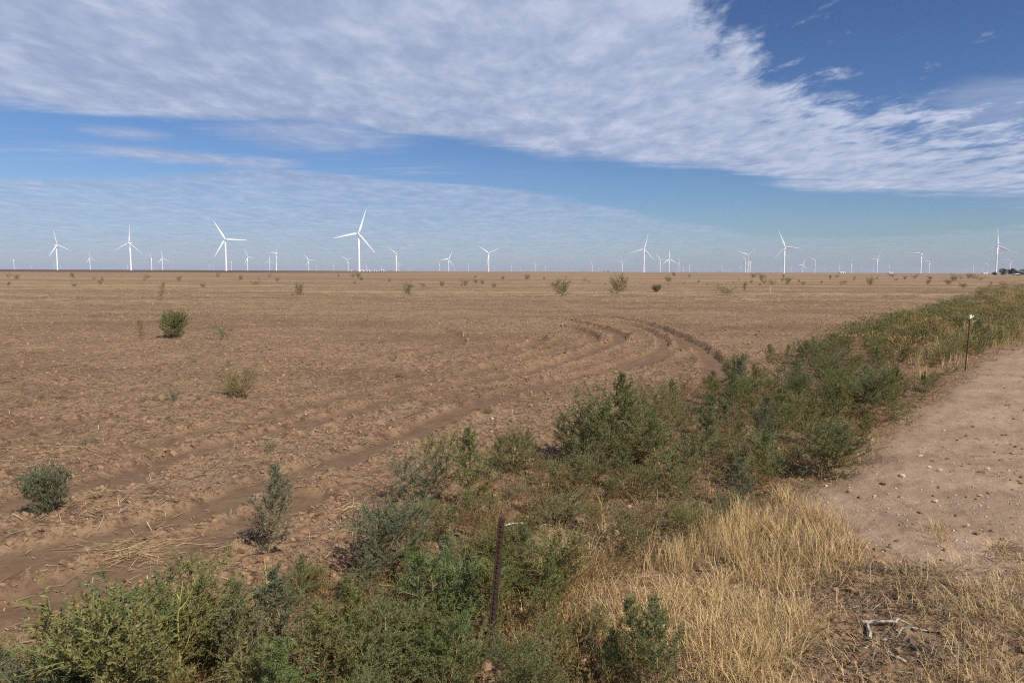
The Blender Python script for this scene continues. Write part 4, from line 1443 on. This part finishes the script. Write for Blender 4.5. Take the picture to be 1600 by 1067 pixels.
# base x, base y, hub y, blade phase (clockwise from up), yaw
MAJOR = {
    'a': 'white wind turbine, the leftmost of the tall ones, its rotor turned aside',
    'b': 'tall white wind turbine with one blade straight up, second tall one from the left',
    'c': 'tall white wind turbine with one blade pointing flat right, left of the tallest',
    'd': 'tallest white wind turbine, standing by the low white sheds',
    'e': 'white wind turbine with blades in a Y, alone right of the tallest turbine',
    'f': 'white wind turbine at mid horizon with one blade up, largest of its cluster',
    'g': 'white wind turbine with wide Y blades above a smaller one, right of centre',
    'h': 'tall white wind turbine with a blade flat right, on the right half of the horizon',
    'i': 'white wind turbine with one blade up and right, between two tall turbines on the right',
    'j': 'tall white wind turbine with a blade flat left and a smaller one close behind',
    'k': 'tall white wind turbine rising beside the dark trees at the right edge',
}
TURB = [
    (22, 417.5, 403, 275, 70, ''), (49, 417, 412, 60, 20, ''), (89.7, 418.5, 381, 345, -48, 'a'), (84.5, 418, 410.5, 0, 40, ''), (95, 418, 412, 30, 60, ''),
    (141, 419, 401, 350, -48, ''), (204.7, 419.5, 378, 6, 40, 'b'), (199, 417.5, 410, 20, 60, ''), (237, 419, 399, 330, 70, ''), (254, 419.5, 401.5, 350, -40, ''),
    (353.5, 420.5, 373, 331, 8, 'c'), (328, 420, 413.5, 60, 20, ''), (333, 420, 414, 20, 30, ''), (361.5, 420.5, 408, 0, 80, ''), (387, 420.5, 400, 335, -48, ''),
    (421.5, 422, 407, 2, 25, ''), (432, 422, 395, 30, 45, ''), (482.5, 422, 406, 325, 15, ''), (494.5, 421.5, 415, 0, 50, ''), (521.5, 422, 414, 0, 80, ''), (544, 422.5, 406, 60, 20, ''),
    (561.3, 423.5, 366, 19, 10, 'd'), (572.5, 422, 414.5, 15, 20, ''), (595.5, 422, 416, 0, 30, ''), (619.5, 423, 396, 62, 35, ''), (623.5, 423, 413, 335, 20, ''), (641, 423, 418, 0, 80, ''),
    (687, 423.5, 412, 330, 50, ''), (694.5, 423, 418.5, 20, 80, ''), (701, 423.5, 405, 25, -15, ''), (710, 423.5, 419, 40, 20, ''), (732, 423.5, 415, 330, 40, ''), (763.5, 424, 396, 66, 12, 'e'), (772, 423.5, 418, 0, 60, ''), (799, 424, 416, 350, 40, ''),
    (813, 424, 418.5, 50, 20, ''), (837, 424, 414, 325, 20, ''), (852, 424, 417, 60, 30, ''), (893, 424, 419.5, 0, 70, ''), (925.5, 424, 414.5, 330, 20, ''), (936, 424, 419, 40, 40, ''),
    (972.5, 425, 411.5, 62, 20, ''), (1005.8, 425, 390, 15, 12, 'f'), (1009, 425, 418, 30, 60, ''), (1031.3, 425, 407, 326, 15, ''), (1045.3, 425, 405, 357, -25, ''), (1060.5, 425, 411, 8, 25, ''), (1068, 425, 417, 40, 40, ''), (1077.5, 425, 413.5, 25, 40, ''),
    (1128, 425.5, 417.5, 330, 20, ''), (1142, 425, 420.5, 0, 60, ''), (1157.5, 425, 416.5, 40, 10, ''), (1164.5, 425, 407, 328, 25, ''), (1168.2, 425.5, 398.5, 51, 12, 'g'), (1172, 425.5, 409, 20, 60, ''),
    (1224.7, 426, 386, 338, 8, 'h'), (1220, 425.5, 418, 0, 70, ''), (1237, 425, 416.5, 0, 10, ''), (1254, 425.5, 413, 20, -30, ''), (1273, 425.5, 406.5, 58, 15, ''),
    (1311.5, 425.5, 415, 0, 10, ''), (1330, 425.5, 411, 70, 35, ''), (1365, 425.5, 417, 330, 50, ''), (1370.2, 426, 404, 22, 12, 'i'), (1389, 425.5, 416, 352, 10, ''),
    (1438.3, 426.5, 396.5, 34, 15, 'j'), (1451.3, 426, 408, 38, 15, ''), (1509, 426, 419, 0, 60, ''), (1520.5, 425.5, 414.5, 22, 15, ''), (1543, 425.5, 412, 58, 12, ''),
    (1556, 427, 384.5, 356, 5, 'k'), (1578, 427, 407, 36, 12, ''), (1535, 425.5, 418.5, 20, 30, ''), (1348, 425.5, 420, 60, 30, ''), (1290, 425.5, 420, 10, 30, ''),
]
TURB.sort(key=lambda t: t[0])
names_major = {'a': 'the leftmost tall turbine', 'b': 'the second tall turbine from the left', 'c': 'the third tall turbine from the left', 'd': 'the tallest turbine',
               'e': 'the Y-bladed turbine', 'f': 'the largest turbine at mid horizon', 'g': 'the wide Y-bladed turbine', 'h': 'the tall turbine on the right half',
               'i': 'the middle-sized turbine on the right', 'j': 'the turbine with a blade flat left', 'k': 'the tall turbine by the dark trees'}
order = ['first', 'second', 'third', 'fourth', 'fifth', 'sixth', 'seventh', 'eighth', 'ninth', 'tenth', 'eleventh']
last, cnt = None, 0
for (bx, by, hy, ph, yaw, key) in TURB:
    hpx = max(by - hy, 5.0)
    dist = HUB * F / hpx
    d = ray(bx, by)
    hd = math.hypot(d.x, d.y)
    ux, uy = d.x / hd, d.y / hd
    dist /= max(0.5, uy)
    dist *= 0.985
    e = obj('wind_turbine', None, None, (ux * dist, uy * dist, 0), (0, 0, math.radians(-yaw) - math.atan2(ux, uy)))
    e.empty_display_size = 5
    if key:
        last, cnt = key, 0
        lab = MAJOR[key]
    else:
        size = 'small white' if hpx > 15 else 'distant pale' if hpx > 8.5 else 'tiny faint'
        lab = ('%s wind turbine, %s one right of %s' % (size, order[cnt], names_major[last])) if last else ('%s wind turbine, %s from the left edge of the photo' % (size, order[cnt]))
        cnt += 1
    tag(e, lab, 'wind turbine', 'wind turbines along the horizon')
    obj('tower', tower_me, e)
    obj('nacelle', nac_me, e, (0, 0, HUB))
    obj('hub', hub_me, e, (0, 0, HUB))
    for k in range(3):
        obj('blade', blade_me, e, (0, -4.5, HUB), (0, math.radians(ph + 120 * k), 0))


# ------------------------------------------------------------------ far sheds, poles, trees
def shed(px0, px1, base_py, hpx, dist, label, depth=14.0, doors=1):
    a, b = ray(px0, base_py), ray(px1, base_py)
    mid = ((a + b) / 2)
    s = dist / mid.y
    cx_, cy_ = mid.x * s, dist
    w = (px1 - px0) * dist / F
    h = hpx * dist / F
    e = obj('farm_shed', None, None, (cx_, cy_, 0))
    tag(e, label, 'shed', 'low farm buildings on the horizon')
    eave = h * 0.68
    V, Fc = box(-w / 2, w / 2, -depth / 2, depth / 2, -0.5, eave)
    build('wall', V, Fc, M_SHED, e)
    rv = [(-w / 2 - 0.4, -depth / 2 - 0.4, eave), (w / 2 + 0.4, -depth / 2 - 0.4, eave), (w / 2 + 0.4, depth / 2 + 0.4, eave), (-w / 2 - 0.4, depth / 2 + 0.4, eave), (-w / 2 - 0.4, 0, h), (w / 2 + 0.4, 0, h)]
    build('roof', rv, [(0, 1, 5, 4), (2, 3, 4, 5), (0, 4, 3), (1, 2, 5), (3, 2, 1, 0)], M_SHEDROOF, e)
    for k in range(doors):
        x0_ = -w / 2 + w * (k + 0.5) / doors
        build('door', *box(x0_ - 1.6, x0_ + 1.6, -depth / 2 - 0.05, -depth / 2 + 0.1, 0, eave * 0.8), M_DARK, e)


shed(564, 569, 423.5, 2.4, 1700, 'small pale shed at the foot of the tallest turbine')
shed(574, 579, 423.5, 2.2, 1750, 'white shed second right of the tallest turbine foot')
shed(583, 589, 423.5, 2.0, 1800, 'long low white shed in the middle of the farm row', doors=2)
shed(594, 600, 423.7, 2.6, 1700, 'brightest white shed at the right end of the farm row', doors=2)
shed(547, 549.5, 423.3, 2.0, 1900, 'small white shed left of the tallest turbine')
shed(1312, 1320, 426, 2.2, 2300, 'faint pale shed on the right half of the horizon', doors=2)
shed(1388, 1394, 426, 1.9, 2600, 'tiny faint pale shed right of the other pale shed')
shed(1535, 1541, 426.3, 2.0, 2300, 'pale shed left of the dark trees')
shed(1585.5, 1590, 427.6, 3.2, 640, 'small white house between the dark trees at the right edge', depth=6)

pole_pts = [(225, 419.3, 4), (282, 419.8, 3.5), (343, 420.2, 3.5), (165, 419, 3), (110, 418.6, 3), (400, 420.8, 3), (1290, 426, 4), (1342, 426, 4.5), (1217, 426, 4.5), (1425, 426.3, 3.5)]
pole_v = lathe([(0.17, -1), (0.16, 0), (0.11, 9.5)], 8)
pole_me = new_mesh('shaft', *pole_v, M_POLE)
arm_me = new_mesh('crossarm', *box(-1.2, 1.2, -0.07, 0.07, 8.7, 8.86), M_POLE)
for i, (px, py, hp) in enumerate(sorted(pole_pts)):
    d = ray(px, py)
    dist = 9.5 * F / hp
    e = obj('utility_pole', None, None, (d.x / d.y * dist, dist, 0))
    tag(e, 'thin dark utility pole on the far horizon, %s from the left' % order[i], 'pole', 'utility poles on the horizon')
    obj('shaft', pole_me, e)
    obj('crossarm', arm_me, e)


def tree(px, base_py, hpx, wpx, dist, label, seed, col=((0.035, 0.05, 0.02), (0.085, 0.105, 0.042)), n=2600, name='tree'):
    d = ray(px, base_py)
    X, Y = d.x / d.y * dist, dist
    h = hpx * dist / F
    w = wpx * dist / F
    r = np.random.default_rng(seed)
    e = obj(name, None, None, (X, Y, 0))
    tag(e, label, 'tree', 'trees on the horizon')
    pts = np.array([(0, 0, -0.3), (0.03 * w, 0, h * 0.2), (0.0, 0.02 * w, h * 0.45), (0.05 * w, 0, h * 0.75)])
    v, f = tube_pts(pts, h * 0.035, h * 0.008, 8)
    vs_, fs_ = [v], [f]
    off = len(v)
    for k in range(6):
        a = k * 1.05 + r.random()
        s = pts[1] + (pts[2] - pts[1]) * r.random()
        v, f = tube_pts(np.array([s, s + np.array([math.cos(a) * w * 0.2, math.sin(a) * w * 0.2, h * 0.18]), s + np.array([math.cos(a) * w * 0.36, math.sin(a) * w * 0.36, h * 0.4])]), h * 0.014, h * 0.004, 5)
        vs_.append(v)
        fs_.append(f + off)
        off += len(v)
    build('trunk', np.vstack(vs_), np.vstack(fs_), M_BARK, e)
    cl = r.normal(0, 1, (26, 3))
    cl /= np.linalg.norm(cl, axis=1, keepdims=True)
    cl *= r.uniform(0.45, 0.95, (26, 1))
    c = cl[r.integers(0, 26, n)] + r.normal(0, 0.16, (n, 3))
    P = c * (w * 0.46, w * 0.46, h * 0.46) + np.array([0, 0, h * 0.50])
    P[:, 2] = np.maximum(P[:, 2], h * 0.06)
    a = r.normal(0, 1, (n, 3))
    a /= np.linalg.norm(a, axis=1, keepdims=True)
    b = np.cross(a, r.normal(0, 1, (n, 3)))
    b /= np.linalg.norm(b, axis=1, keepdims=True)
    ls = h * 0.034
    V = np.stack([P - a * ls, P + b * ls * 0.6, P + a * ls, P - b * ls * 0.6], 1).reshape(-1, 3)
    t = r.random((n, 1))
    C = np.array([col[0]]) * (1 - t) + np.array([col[1]]) * t
    obj('crown', new_mesh('crown', V, np.arange(n * 4).reshape(-1, 4), M_LEAF, False, {'tint': np.repeat(C, 4, 0)}), e)


grey = ((0.07, 0.085, 0.04), (0.15, 0.165, 0.085))
tree(1554, 426.6, 6, 9, 700, 'low dark bush at the left end of the tree clump, right edge', 1)
tree(1569, 427, 11.5, 15, 690, 'lighter grey-green round tree in the clump at the right edge', 2, grey)
tree(1582, 427, 12, 14, 700, 'dark round tree in the clump at the right edge, behind the white house', 3)
tree(1597, 427.2, 10.5, 17, 720, 'broad dark tree cut by the right edge of the photo', 4)
tree(1616, 427.2, 11, 17, 720, 'dark tree at the very right border', 5)
for i, (px, hp, wp) in enumerate([(909, 2.2, 7), (944, 2.6, 2.5), (950, 3.8, 3.2), (1124, 2.4, 6), (1390, 2.0, 12), (610, 2.0, 8), (632, 1.8, 8), (470, 1.6, 7), (1086, 1.8, 5)]):
    tree(px, 424.3 + (px - 800) * 0.004, hp, wp, 1900, 'tiny dark far-off bush on the skyline, %s from the left' % order[sorted([909, 944, 950, 1124, 1390, 610, 632, 470, 1086]).index(px)], 30 + i, n=500, name='far_bush')

# ------------------------------------------------------------------ haze: a closed box of thin air round everything
V, Fc = box(-33000, 33000, -33000, 33000, -2.0, 190.0)
hz = build('haze', V, Fc, None)
tag(hz, 'thin pale haze over the plain', None, None, 'stuff')
mh = bpy.data.materials.new('haze_air')
mh.use_nodes = True
mh.node_tree.nodes.clear()
H_ = NT(mh.node_tree)
pv_ = H_.n('ShaderNodeVolumePrincipled')
pv_.inputs['Color'].default_value = (0.68, 0.74, 0.90, 1)
pv_.inputs['Density'].default_value = 0.000036
pv_.inputs['Anisotropy'].default_value = 0.0
om = H_.n('ShaderNodeOutputMaterial')
H_.t.links.new(pv_.outputs[0], om.inputs['Volume'])
hz.data.materials.append(mh)
